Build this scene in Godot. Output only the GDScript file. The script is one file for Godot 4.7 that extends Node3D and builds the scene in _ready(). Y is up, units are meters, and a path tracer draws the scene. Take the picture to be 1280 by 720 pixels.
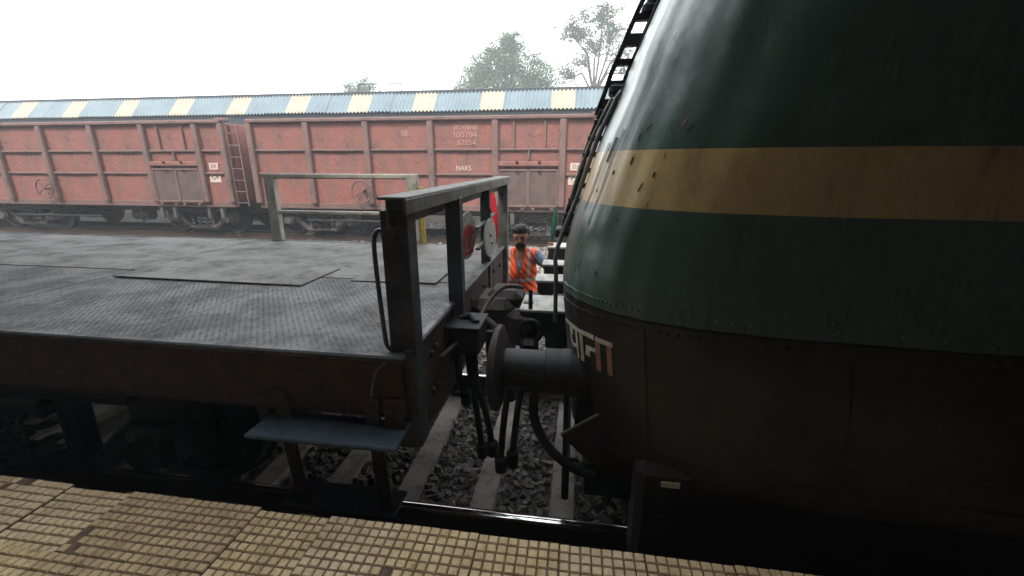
extends Node3D
# A railway platform edge: the gap between a flat wagon and a green locomotive, with a
# railwayman between the two, an open goods wagon, a shed and trees beyond.

const UP := Vector3.UP
var M := {}
var used := {}
var relief := {}
var rng := RandomNumberGenerator.new()

# ---------------------------------------------------------------- geometry collector
class G:
	var st := SurfaceTool.new()
	var count := 0
	func _init():
		st.begin(Mesh.PRIMITIVE_TRIANGLES)
	func tri(a: Vector3, b: Vector3, c: Vector3, na: Vector3, nb: Vector3, nc: Vector3):
		var fn := (c - a).cross(b - a)
		if fn.length_squared() < 1e-16: return
		if fn.dot(na + nb + nc) < 0.0:
			var t := b; b = c; c = t
			t = nb; nb = nc; nc = t
		st.set_normal(na); st.add_vertex(a)
		st.set_normal(nb); st.add_vertex(b)
		st.set_normal(nc); st.add_vertex(c)
		count += 1
	func quad(a: Vector3, b: Vector3, c: Vector3, d: Vector3, n: Vector3):
		tri(a, b, c, n, n, n); tri(a, c, d, n, n, n)
	func flat(a: Vector3, b: Vector3, c: Vector3, out: Vector3):
		var n := (c - a).cross(b - a).normalized()
		if n.dot(out) < 0.0: n = -n
		tri(a, b, c, n, n, n)
	# box with chamfered edges; xf places it
	func box(c: Vector3, s: Vector3, bev := 0.0, xf := Transform3D.IDENTITY):
		var h := s * 0.5
		var b: float = min(bev, min(h.x, min(h.y, h.z)) * 0.9)
		for ax in 3:
			var u := (ax + 1) % 3
			var v := (ax + 2) % 3
			for sg in [-1.0, 1.0]:
				var p := []
				for q in [[-1, -1], [1, -1], [1, 1], [-1, 1]]:
					var w := Vector3.ZERO
					w[ax] = sg * h[ax]; w[u] = q[0] * (h[u] - b); w[v] = q[1] * (h[v] - b)
					p.append(xf * (c + w))
				var n := Vector3.ZERO
				n[ax] = sg
				quad(p[0], p[1], p[2], p[3], (xf.basis * n).normalized())
		if b <= 0.0: return
		for ax in 3:
			var u := (ax + 1) % 3
			var v := (ax + 2) % 3
			for su in [-1.0, 1.0]:
				for sv in [-1.0, 1.0]:
					var p := []
					for q in [[-1, 0], [1, 0], [1, 1], [-1, 1]]:
						var w := Vector3.ZERO
						w[ax] = q[0] * (h[ax] - b)
						w[u] = su * (h[u] - (b if q[1] == 1 else 0.0))
						w[v] = sv * (h[v] - (0.0 if q[1] == 1 else b))
						p.append(xf * (c + w))
					var n := Vector3.ZERO
					n[u] = su; n[v] = sv
					quad(p[0], p[1], p[2], p[3], (xf.basis * n).normalized())
		for sx in [-1.0, 1.0]:
			for sy in [-1.0, 1.0]:
				for sz in [-1.0, 1.0]:
					var s3 := Vector3(sx, sy, sz)
					var a := xf * (c + s3 * Vector3(h.x, h.y - b, h.z - b))
					var d := xf * (c + s3 * Vector3(h.x - b, h.y, h.z - b))
					var e := xf * (c + s3 * Vector3(h.x - b, h.y - b, h.z))
					flat(a, d, e, xf.basis * s3)
	func bar(a: Vector3, b: Vector3, w: float, d: float, bev := 0.004, side := Vector3.UP):
		var y := (b - a).normalized()
		var s := side
		if abs(y.dot(s)) > 0.95: s = Vector3.FORWARD
		var x := y.cross(s).normalized()
		var z := x.cross(y).normalized()
		box(Vector3.ZERO, Vector3(w, a.distance_to(b), d), bev, Transform3D(Basis(x, y, z), (a + b) * 0.5))
	func tube(pts: Array, r: float, seg := 8, taper := 1.0, caps := true):
		var n := pts.size()
		var fr := []
		var t0: Vector3 = (pts[1] - pts[0]).normalized()
		var x := t0.cross(Vector3.UP)
		if x.length() < 0.1: x = t0.cross(Vector3.RIGHT)
		x = x.normalized()
		for i in n:
			var t: Vector3
			if i == 0: t = t0
			elif i == n - 1: t = (pts[i] - pts[i - 1]).normalized()
			else: t = ((pts[i + 1] - pts[i]).normalized() + (pts[i] - pts[i - 1]).normalized()).normalized()
			x = (x - t * x.dot(t)).normalized()
			fr.append([x, t.cross(x).normalized(), t])
		for i in n - 1:
			var r0: float = r * lerp(1.0, taper, float(i) / (n - 1))
			var r1: float = r * lerp(1.0, taper, float(i + 1) / (n - 1))
			for k in seg:
				var a0 := TAU * k / seg
				var a1 := TAU * (k + 1) / seg
				var n00: Vector3 = fr[i][0] * cos(a0) + fr[i][1] * sin(a0)
				var n01: Vector3 = fr[i][0] * cos(a1) + fr[i][1] * sin(a1)
				var n10: Vector3 = fr[i + 1][0] * cos(a0) + fr[i + 1][1] * sin(a0)
				var n11: Vector3 = fr[i + 1][0] * cos(a1) + fr[i + 1][1] * sin(a1)
				var p00: Vector3 = pts[i] + n00 * r0
				var p01: Vector3 = pts[i] + n01 * r0
				var p10: Vector3 = pts[i + 1] + n10 * r1
				var p11: Vector3 = pts[i + 1] + n11 * r1
				tri(p00, p01, p11, n00, n01, n11)
				tri(p00, p11, p10, n00, n11, n10)
		if caps:
			for e in [0, n - 1]:
				var rr: float = r * (1.0 if e == 0 else taper)
				var nn: Vector3 = -fr[0][2] if e == 0 else fr[e][2]
				for k in seg:
					var a0 := TAU * k / seg
					var a1 := TAU * (k + 1) / seg
					tri(pts[e], pts[e] + (fr[e][0] * cos(a0) + fr[e][1] * sin(a0)) * rr, pts[e] + (fr[e][0] * cos(a1) + fr[e][1] * sin(a1)) * rr, nn, nn, nn)
	# profile of (radius, axial) turned about xf's y axis; flat shading between rings, smooth round
	func lathe(prof: Array, xf: Transform3D, seg := 20):
		for i in prof.size() - 1:
			var a: Vector2 = prof[i]
			var b: Vector2 = prof[i + 1]
			var nr := Vector2(b.y - a.y, a.x - b.x)
			if nr.length() < 1e-7: continue
			nr = nr.normalized()
			for k in seg:
				var c0 := Vector3(cos(TAU * k / seg), 0, sin(TAU * k / seg))
				var c1 := Vector3(cos(TAU * (k + 1) / seg), 0, sin(TAU * (k + 1) / seg))
				var n0 := (xf.basis * (c0 * nr.x + UP * nr.y)).normalized()
				var n1 := (xf.basis * (c1 * nr.x + UP * nr.y)).normalized()
				var p0 := xf * (c0 * a.x + UP * a.y)
				var p1 := xf * (c1 * a.x + UP * a.y)
				var q0 := xf * (c0 * b.x + UP * b.y)
				var q1 := xf * (c1 * b.x + UP * b.y)
				tri(p0, p1, q1, n0, n1, n1); tri(p0, q1, q0, n0, n1, n0)
	# polygon in xf's xy plane, drawn from z0 to z1
	func prism(poly: PackedVector2Array, z0: float, z1: float, xf := Transform3D.IDENTITY):
		var idx := Geometry2D.triangulate_polygon(poly)
		for z in [z0, z1]:
			var n := (xf.basis * Vector3(0, 0, 1.0 if z == max(z0, z1) else -1.0)).normalized()
			for i in range(0, idx.size(), 3):
				var q := []
				for k in 3: q.append(xf * Vector3(poly[idx[i + k]].x, poly[idx[i + k]].y, z))
				tri(q[0], q[1], q[2], n, n, n)
		var area := 0.0
		var n := poly.size()
		for i in n: area += poly[i].cross(poly[(i + 1) % n])
		for i in n:
			var a := poly[i]
			var b := poly[(i + 1) % n]
			var o := Vector2(b.y - a.y, a.x - b.x) * signf(area)
			quad(xf * Vector3(a.x, a.y, z0), xf * Vector3(b.x, b.y, z0), xf * Vector3(b.x, b.y, z1), xf * Vector3(a.x, a.y, z1), (xf.basis * Vector3(o.x, o.y, 0)).normalized())
	# smooth surface over a grid of points rows[i][j]; out: a point inside (normals point away from it) or null with flip
	func grid(rows: Array, flip := false):
		var nu := rows.size()
		var nv: int = rows[0].size()
		var nn := []
		for i in nu:
			var line := []
			for j in nv:
				var du: Vector3 = rows[min(i + 1, nu - 1)][j] - rows[max(i - 1, 0)][j]
				var dv: Vector3 = rows[i][min(j + 1, nv - 1)] - rows[i][max(j - 1, 0)]
				var n := du.cross(dv).normalized()
				line.append(-n if flip else n)
			nn.append(line)
		for i in nu - 1:
			for j in nv - 1:
				tri(rows[i][j], rows[i + 1][j], rows[i + 1][j + 1], nn[i][j], nn[i + 1][j], nn[i + 1][j + 1])
				tri(rows[i][j], rows[i + 1][j + 1], rows[i][j + 1], nn[i][j], nn[i + 1][j + 1], nn[i][j + 1])
	func mesh() -> ArrayMesh:
		return st.commit()

# ---------------------------------------------------------------- naming
func numbered(called: String, parent: Node) -> String:
	var key := str(parent.get_instance_id()) + called
	var k: int = used.get(key, 0)
	used[key] = k + 1
	return called if k == 0 else "%s_%03d" % [called, k]

func obj(called: String, g, m, parent: Node = self, at := Transform3D.IDENTITY) -> MeshInstance3D:
	var o := MeshInstance3D.new()
	o.mesh = g.mesh() if g is G else g
	o.material_override = m
	o.name = numbered(called, parent)
	o.transform = at
	parent.add_child(o, true)
	return o

func thing(called: String, label: String, category: String, at := Vector3.ZERO, turn := 0.0, group := "") -> Node3D:
	var o := Node3D.new()
	o.name = numbered(called, self)
	add_child(o, true)
	o.position = at
	o.rotation.y = turn
	tag(o, label, category, group)
	return o

func tag(o: Node, label: String, category: String, group := ""):
	o.set_meta("label", label); o.set_meta("category", category)
	if group: o.set_meta("group", group)

func struct_node(called: String, label := "") -> Node3D:
	var o := Node3D.new()
	o.name = numbered(called, self)
	add_child(o, true)
	o.set_meta("kind", "structure")
	if label: o.set_meta("label", label)
	return o

# ---------------------------------------------------------------- materials
func field(seed_: int, freq: float, size: int, oct := 4, type := FastNoiseLite.TYPE_SIMPLEX_SMOOTH) -> PackedByteArray:
	var n := FastNoiseLite.new()
	n.seed = seed_; n.frequency = freq; n.fractal_octaves = oct; n.noise_type = type
	if type == FastNoiseLite.TYPE_CELLULAR: n.fractal_type = FastNoiseLite.FRACTAL_NONE
	var im := n.get_seamless_image(size, size, false, false, 0.15)
	im.convert(Image.FORMAT_L8)
	return im.get_data()

# worn surface: base mottled with second, speckled and streaked with third; colours are sRGB
func worn(key: String, base: Color, second: Color, third: Color, third_amount: float, rough: float, metal := 0.0, scale := 1.0, bump := 2.0, stretch := 1.0, size := 256, rough_var := 0.18) -> StandardMaterial3D:
	var sd := key.hash() % 10000
	var a := field(sd, 0.012, size, 5)
	var b := field(sd + 7, 0.05, size, 4)
	var c := field(sd + 13, 0.2, size, 3)
	var px := PackedByteArray(); px.resize(size * size * 3)
	var hp := PackedByteArray(); hp.resize(size * size)
	var rp := PackedByteArray(); rp.resize(size * size)
	var thr := 1.0 - third_amount
	for i in size * size:
		var fa := a[i] / 255.0
		var fb := b[i] / 255.0
		var fc := c[i] / 255.0
		var t: float = smoothstep(0.3, 0.7, fa * 0.7 + fb * 0.3)
		var s: float = smoothstep(thr - 0.07, thr + 0.07, fa * 0.35 + fb * 0.45 + fc * 0.2)
		var g := 0.9 + 0.2 * fc
		var col := base.lerp(second, t).lerp(third, s)
		px[i * 3] = int(clamp(col.r * g * 255.0, 0, 255)); px[i * 3 + 1] = int(clamp(col.g * g * 255.0, 0, 255)); px[i * 3 + 2] = int(clamp(col.b * g * 255.0, 0, 255))
		hp[i] = int(clamp(fb * 140.0 + fc * 90.0 - s * 30.0, 0, 255))
		rp[i] = int(clamp((rough + (t - 0.5) * rough_var + s * rough_var) * 255.0, 10, 255))
	var m := StandardMaterial3D.new()
	m.albedo_texture = ImageTexture.create_from_image(Image.create_from_data(size, size, false, Image.FORMAT_RGB8, px))
	m.roughness = rough
	if key in ["loco_green", "loco_band", "loco_skirt", "deck_steel", "dusty_steel", "tile", "trolley_steel", "grimy_post", "wagon_red"]:
		m.roughness = 1.0
		m.roughness_texture = ImageTexture.create_from_image(Image.create_from_data(size, size, false, Image.FORMAT_L8, rp))
	m.metallic = metal
	m.metallic_specular = 0.5
	if bump > 0.0:
		# relief maps are shared: one of six by grain
		var nk := "%d_%.0f" % [sd % 3, clamp(round(bump / 1.5), 1, 2)]
		if not relief.has(nk):
			var him := Image.create_from_data(size, size, false, Image.FORMAT_L8, hp)
			him.convert(Image.FORMAT_RGBA8)
			him.bump_map_to_normal_map(bump)
			relief[nk] = ImageTexture.create_from_image(him)
		m.normal_enabled = true
		m.normal_texture = relief[nk]
		m.normal_scale = 0.6
	m.uv1_triplanar = true
	m.uv1_world_triplanar = true
	m.uv1_scale = Vector3(scale, scale / stretch, scale)
	M[key] = m
	return m

func plain(key: String, col: Color, rough := 0.6, metal := 0.0) -> StandardMaterial3D:
	var m := StandardMaterial3D.new()
	m.albedo_color = col; m.roughness = rough; m.metallic = metal
	M[key] = m
	return m

func tinted(key: String, src: String, mul: Color) -> StandardMaterial3D:
	var m: StandardMaterial3D = M[src].duplicate()
	m.albedo_color = mul
	M[key] = m
	return m

func make_materials():
	worn("ballast", Color(.36, .34, .32), Color(.27, .25, .24), Color(.45, .43, .40), .35, .95, 0, 1.5, 3.0)
	worn("soil", Color(.33, .31, .29), Color(.25, .23, .21), Color(.42, .39, .36), .3, .95, 0, .4, 3.0)
	worn("concrete", Color(.55, .53, .49), Color(.44, .42, .385), Color(.33, .30, .27), .3, .9, 0, 1.2, 2.0)
	worn("tile", Color(.83, .735, .585), Color(.76, .665, .52), Color(.53, .455, .36), .27, .75, 0, 1.7, 1.5)
	worn("grout", Color(.42, .355, .28), Color(.34, .285, .22), Color(.18, .14, .11), .3, .95, 0, 3.0, 2.0)
	worn("deck_steel", Color(.315, .315, .315), Color(.285, .285, .285), Color(.24, .225, .21), .3, .68, .1, .8, 1.2)
	worn("dusty_steel", Color(.37, .36, .345), Color(.335, .325, .31), Color(.28, .26, .245), .3, .72, .1, .7, 1.2)
	worn("black_iron", Color(.115, .115, .12), Color(.085, .083, .083), Color(.17, .13, .105), .3, .62, .1, 1.6, 2.0)
	worn("grimy_post", Color(.275, .285, .30), Color(.215, .215, .225), Color(.31, .255, .22), .3, .55, .1, 1.8, 1.6)
	worn("grey_post", Color(.42, .41, .39), Color(.34, .33, .32), Color(.32, .26, .22), .3, .62, .1, 1.8, 1.6)
	worn("pale_post", Color(.60, .585, .55), Color(.51, .495, .465), Color(.37, .32, .28), .3, .7, 0, 1.8, 1.4)
	worn("rust_brown", Color(.30, .20, .165), Color(.22, .155, .13), Color(.40, .25, .17), .3, .8, .05, 1.6, 2.5)
	worn("casting", Color(.27, .225, .205), Color(.19, .165, .155), Color(.35, .27, .22), .28, .72, .1, 2.2, 2.5)
	worn("wagon_red", Color(.52, .315, .28), Color(.46, .32, .295), Color(.36, .275, .26), .28, .75, 0, .28, 1.0, 2.2, 512)
	worn("wagon_rib", Color(.44, .335, .315), Color(.40, .315, .30), Color(.33, .255, .24), .34, .8, 0, .5, 1.4)
	worn("wagon_door", Color(.37, .30, .285), Color(.31, .265, .26), Color(.42, .25, .20), .3, .8, 0, .6, 1.4)
	worn("bogie_grey", Color(.36, .33, .32), Color(.29, .265, .26), Color(.38, .29, .25), .3, .85, 0, 1.0, 2.0)
	worn("loco_green", Color(.255, .355, .305), Color(.215, .315, .27), Color(.335, .37, .315), .30, .33, 0, .9, .8, 4.0, 512, .16)
	worn("loco_band", Color(.78, .66, .43), Color(.71, .60, .39), Color(.55, .45, .31), .33, .33, 0, .9, .8, 4.0, 256, .14)
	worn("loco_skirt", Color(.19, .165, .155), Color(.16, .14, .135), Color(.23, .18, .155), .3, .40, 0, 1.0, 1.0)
	worn("plate_white", Color(.74, .725, .69), Color(.64, .63, .60), Color(.36, .33, .30), .33, .6, .1, 2.0, 1.4)
	worn("letter_white", Color(.82, .79, .70), Color(.72, .69, .61), Color(.33, .31, .29), .3, .6, 0, 5.0, .8)
	worn("letter_rust", Color(.66, .47, .38), Color(.58, .41, .33), Color(.33, .26, .22), .3, .7, 0, 5.0, .8)
	worn("sheet_blue", Color(.40, .46, .49), Color(.35, .41, .445), Color(.30, .33, .345), .3, .55, .1, .35, .6)
	worn("sheet_cream", Color(.60, .57, .51), Color(.54, .515, .46), Color(.44, .415, .37), .3, .6, 0, .35, .6)
	worn("fascia", Color(.17, .205, .24), Color(.14, .175, .21), Color(.13, .14, .15), .3, .7, 0, .5, .6)
	worn("wall_dark", Color(.30, .28, .26), Color(.26, .24, .23), Color(.2, .19, .18), .3, .9, 0, .3, 1.0)
	worn("rail_side", Color(.26, .19, .15), Color(.20, .155, .13), Color(.33, .22, .15), .3, .8, .2, 2.0, 1.6)
	worn("bark", Color(.30, .26, .22), Color(.23, .20, .17), Color(.36, .32, .28), .3, .95, 0, 1.0, 3.0, 3.0)
	worn("vest", Color(.93, .34, .10), Color(.90, .30, .08), Color(.85, .28, .09), .3, .75, 0, 6.0, 2.5)
	worn("shirt", Color(.37, .43, .50), Color(.31, .37, .44), Color(.26, .31, .38), .3, .9, 0, 6.0, 2.5)
	worn("trousers", Color(.20, .21, .24), Color(.17, .175, .2), Color(.14, .145, .16), .3, .9, 0, 6.0, 2.5)
	worn("skin", Color(.54, .37, .285), Color(.49, .33, .255), Color(.44, .29, .225), .25, .6, 0, 9.0, .6)
	worn("hair", Color(.055, .045, .04), Color(.04, .035, .03), Color(.09, .075, .065), .3, .6, 0, 14.0, 4.0, .5)
	worn("red_cloth", Color(.80, .10, .17), Color(.72, .08, .14), Color(.62, .06, .11), .3, .8, 0, 8.0, 2.5)
	worn("green_cloth", Color(.05, .34, .24), Color(.04, .28, .20), Color(.03, .23, .16), .3, .8, 0, 8.0, 2.5)
	worn("board_white", Color(.68, .67, .65), Color(.58, .57, .55), Color(.44, .41, .39), .3, .7, 0, 5.0, .8)
	worn("board_red", Color(.75, .19, .20), Color(.68, .17, .18), Color(.45, .16, .15), .3, .7, 0, 5.0, .8)
	worn("yellow_paint", Color(.62, .53, .20), Color(.55, .47, .19), Color(.40, .32, .18), .3, .75, 0, 3.0, 1.0)
	worn("blue_step", Color(.25, .30, .34), Color(.21, .255, .295), Color(.22, .21, .20), .3, .6, .1, 2.0, 1.2)
	worn("rubber", Color(.09, .09, .09), Color(.07, .07, .07), Color(.13, .125, .12), .3, .7, 0, 3.0, 1.5)
	worn("oiled_steel", Color(.36, .37, .38), Color(.30, .305, .31), Color(.22, .2, .18), .3, .35, .6, 2.0, 1.0)
	worn("canopy_sheet", Color(.34, .35, .35), Color(.28, .29, .29), Color(.24, .22, .2), .3, .8, 0, .4, 1.0)
	for k in ["loco_green", "loco_band"]:
		M[k].clearcoat_enabled = true
		M[k].clearcoat = .9
		M[k].clearcoat_roughness = .42
	plain("rail_top", Color(.85, .85, .85), .12, 1.0)
	plain("pipe_grey", Color(.50, .50, .49), .38, .5)
	plain("bright_edge", Color(.6, .6, .6), .3, .8)
	plain("strip", Color(.66, .64, .60), .45)
	plain("eye_white", Color(.75, .72, .68), .3)
	plain("eye_dark", Color(.05, .035, .03), .2)
	plain("lip", Color(.36, .19, .16), .6)
	plain("dark_glass", Color(.04, .05, .05), .1)
	plain("wire", Color(.25, .25, .26), .6)
	plain("faded_text", Color(.66, .52, .48), .8)
	plain("white_text", Color(.78, .72, .68), .8)
	for k in [["leaf_dusty", Color(.25, .36, .19)], ["leaf_olive", Color(.28, .345, .19)]]:
		var lm := plain(k[0], k[1], .7)
		lm.backlight_enabled = true
		lm.backlight = Color(.16, .19, .10)
		lm.cull_mode = BaseMaterial3D.CULL_DISABLED

# ---------------------------------------------------------------- text
func text_mesh(s: String, size: float, depth := 0.006) -> TextMesh:
	var f := SystemFont.new()
	f.font_names = PackedStringArray(["Droid Sans"])
	var t := TextMesh.new()
	t.font = f
	t.text = s
	t.font_size = 48
	t.pixel_size = size / 36.0
	t.depth = depth
	t.curve_step = 2.0
	return t

# ================================================================ scene
func _ready():
	rng.seed = 4711
	var cam := Camera3D.new()
	cam.name = "camera"
	add_child(cam)
	cam.position = Vector3(0, 2.0, 0)
	cam.rotation = Vector3(deg_to_rad(-16.211), deg_to_rad(8.396), 0)
	cam.fov = 67.38
	cam.near = 0.05
	cam.far = 900.0
	cam.current = true

	var env := Environment.new()
	env.background_mode = Environment.BG_SKY
	var sm := ProceduralSkyMaterial.new()
	sm.sky_top_color = Color(.85, .87, .89)
	sm.sky_horizon_color = Color(.93, .93, .92)
	sm.sky_curve = 0.2
	sm.sky_energy_multiplier = 1.0
	sm.ground_bottom_color = Color(.30, .29, .27)
	sm.ground_horizon_color = Color(.75, .75, .74)
	sm.ground_curve = 0.02
	var sky := Sky.new()
	sky.sky_material = sm
	env.sky = sky
	env.background_energy_multiplier = 1.25
	env.tonemap_mode = Environment.TONE_MAPPER_LINEAR
	env.tonemap_exposure = 3.6
	env.ambient_light_source = Environment.AMBIENT_SOURCE_SKY
	env.sdfgi_enabled = true
	env.ssao_enabled = true
	env.ssil_enabled = true
	env.fog_enabled = true
	env.fog_density = 0.005
	env.fog_light_color = Color(.92, .94, .96)
	var we := WorldEnvironment.new()
	we.name = "world_environment"
	we.environment = env
	add_child(we)

	var sun := DirectionalLight3D.new()
	sun.name = "sun"
	sun.light_color = Color(1.0, .96, .9)
	sun.light_energy = 0.45
	sun.light_angular_distance = 12.0
	sun.shadow_enabled = true
	sun.rotation = Vector3(deg_to_rad(-48), deg_to_rad(-24), 0)
	add_child(sun)

	make_materials()
	ground_and_tracks()
	platform()
	canopy_and_station()
	shed()
	trees()
	catenary_mast()
	red_wagon()
	flat_wagon()
	locomotive()
	railwayman()

# ---------------------------------------------------------------- ground, tracks, ballast
func stone_mesh(sd: int) -> ArrayMesh:
	var r := RandomNumberGenerator.new(); r.seed = sd
	# a chipped block: a cube with jittered corners and one corner knocked off, flat faces
	var p := []
	for i in 8:
		p.append(Vector3((1 if i & 1 else -1) * r.randf_range(.55, 1.0), (1 if i & 2 else -1) * r.randf_range(.45, .8), (1 if i & 4 else -1) * r.randf_range(.55, 1.0)) * .5)
	var g := G.new()
	for f in [[0, 1, 3, 2], [4, 5, 7, 6], [0, 1, 5, 4], [2, 3, 7, 6], [0, 2, 6, 4], [1, 3, 7, 5]]:
		var c: Vector3 = (p[f[0]] + p[f[1]] + p[f[2]] + p[f[3]]) * .25
		var top: Vector3 = c * r.randf_range(1.0, 1.25)
		for k in 4: g.flat(p[f[k]], p[f[(k + 1) % 4]], top, c)
	return g.mesh()

func scatter(called: String, parent: Node, areas: Array, sizes: Vector2, bank: Callable, shade: Vector2):
	# areas: [x0, x1, z0, z1, count]
	for v in 3:
		var mm := MultiMesh.new()
		mm.transform_format = MultiMesh.TRANSFORM_3D
		mm.use_colors = true
		mm.mesh = stone_mesh(31 + v)
		var list := []
		for a in areas:
			for i in int(a[4] / 3.0):
				var x := rng.randf_range(a[0], a[1])
				var z := rng.randf_range(a[2], a[3])
				list.append(Vector3(x, bank.call(x, z), z))
		mm.instance_count = list.size()
		for i in list.size():
			var s := rng.randf_range(sizes.x, sizes.y)
			var b := Basis.from_euler(Vector3(rng.randf_range(-.7, .7), rng.randf() * TAU, rng.randf_range(-.7, .7))).scaled(Vector3(s, s, s))
			mm.set_instance_transform(i, Transform3D(b, list[i] + UP * rng.randf_range(-.3, .45) * s))
			var q := rng.randf_range(shade.x, shade.y)
			mm.set_instance_color(i, Color(q, q * rng.randf_range(.86, .95), q * rng.randf_range(.74, .90)))
		var o := MultiMeshInstance3D.new()
		o.multimesh = mm
		o.name = numbered(called, parent)
		var m := plain("stone_%s_%s" % [called, v], Color(1, 1, 1), .92)
		m.vertex_color_use_as_albedo = true
		o.material_override = m
		o.set_meta("kind", "stuff")
		parent.add_child(o, true)

func rail_mesh(x0: float, x1: float) -> G:
	var g := G.new()
	var pr := PackedVector2Array([Vector2(-.072, -.166), Vector2(.072, -.166), Vector2(.072, -.154), Vector2(.012, -.138), Vector2(.009, -.042), Vector2(.033, -.034), Vector2(.036, -.008), Vector2(.028, -.0005), Vector2(-.028, -.0005), Vector2(-.036, -.008), Vector2(-.033, -.034), Vector2(-.009, -.042), Vector2(-.012, -.138), Vector2(-.072, -.154)])
	g.prism(pr, x0, x1, Transform3D(Basis(Vector3(0, 0, 1), Vector3(0, 1, 0), Vector3(1, 0, 0)), Vector3.ZERO))
	return g

func track(called: String, zc: float, y: float, x0: float, x1: float, sx0: float, sx1: float, spacing: float, label: String, sleeper_at := 0.0):
	var t := struct_node(called, label)
	var top := G.new()
	var crown := []
	for xx in [x0, x1]:
		var line := []
		for k in 9:
			var a: float = deg_to_rad(-34 + k * 8.5)
			line.append(Vector3(xx, .0035 - (1.0 - cos(a)) * .05, sin(a) * .05))
		crown.append(line)
	top.grid(crown, true)
	var rm := rail_mesh(x0, x1).mesh()
	var tm := top.mesh()
	for s in [1, -1]:
		var r := obj("rail", rm, M.rail_side, t, Transform3D(Basis.IDENTITY, Vector3(0, y, zc + .8435 * s)))
		obj("running_surface", tm, M.rail_top, r)
	var g := G.new()
	# concrete sleeper, trapezoid section, waisted in the middle
	g.prism(PackedVector2Array([Vector2(-.13, -.22), Vector2(.13, -.22), Vector2(.075, 0), Vector2(-.075, 0)]), -1.37, 1.37)
	var shoe := G.new()
	for s in [1, -1]:
		for k in [-.1, .1]:
			shoe.box(Vector3(.0, .02, .8435 * s + k), Vector3(.09, .045, .06), .012)
			shoe.tube([Vector3(-.055, .02, .8435 * s + k * .9), Vector3(0, .05, .8435 * s + k * .8), Vector3(.055, .02, .8435 * s + k * .9)], .011, 6)
	var gm := g.mesh()
	var sh := shoe.mesh()
	var n := int((sx1 - sx0) / spacing)
	for i in n:
		var x: float = sleeper_at + (round((sx0 - sleeper_at) / spacing) + i) * spacing
		var s := obj("sleeper", gm, M.concrete, t, Transform3D(Basis.from_euler(Vector3(0, rng.randf_range(-.015, .015), 0)), Vector3(x, y - .170, zc)))
		obj("rail_clip", sh, M.rail_side, s)

func ground_and_tracks():
	var g := G.new()
	# one sheet to the horizon, with a shallow trough kept clear under the tracks
	g.quad(Vector3(-400, -.42, -1.2), Vector3(400, -.42, -1.2), Vector3(400, -.42, -600), Vector3(-400, -.42, -600), UP)
	var o := obj("ground", g, M.soil)
	o.set_meta("kind", "structure")
	# ballast beds: a raised bed of trapezoid section under each track
	var bed := struct_node("ballast_bed", "grey broken stone ballast under and between the tracks")
	var b := G.new()
	b.prism(PackedVector2Array([Vector2(1.36, -.5), Vector2(1.36, -.24), Vector2(2.9, -.235), Vector2(4.7, -.24), Vector2(5.3, -.36), Vector2(5.7, -.37), Vector2(6.2, -.36), Vector2(9.0, -.36), Vector2(11.4, -.40), Vector2(15.2, -.40), Vector2(15.6, -.41), Vector2(17.0, -.41), Vector2(17.0, -.5)]), -40, 40, Transform3D(Basis(Vector3(0, 0, -1), Vector3(0, 1, 0), Vector3(1, 0, 0)), Vector3.ZERO))
	obj("stone_bed", b, M.ballast, bed)
	track("railway_track", -2.8915, 0.0, -40, 40, -7, 5, .527, "nearest track, worn rails on concrete sleepers", -.012)
	track("railway_track", -7.45, -.15, -40, 40, -9, 5, .6, "second track, behind the flat wagon")
	track("railway_track", -13.3, -.17, -40, 40, -9, 4, .6, "track under the red goods wagon")
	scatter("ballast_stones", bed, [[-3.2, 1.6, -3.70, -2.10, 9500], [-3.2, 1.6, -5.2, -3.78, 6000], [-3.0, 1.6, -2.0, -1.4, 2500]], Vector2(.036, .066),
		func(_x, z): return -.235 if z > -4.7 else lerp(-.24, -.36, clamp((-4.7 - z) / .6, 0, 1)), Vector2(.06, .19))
	scatter("far_ballast_stones", bed, [[-7.5, 2.2, -11.8, -5.2, 9000], [-9, 2.2, -17, -11.8, 9000]], Vector2(.06, .11),
		func(_x, z): return -.365 if z > -9.0 else -.40, Vector2(.12, .30))

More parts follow.
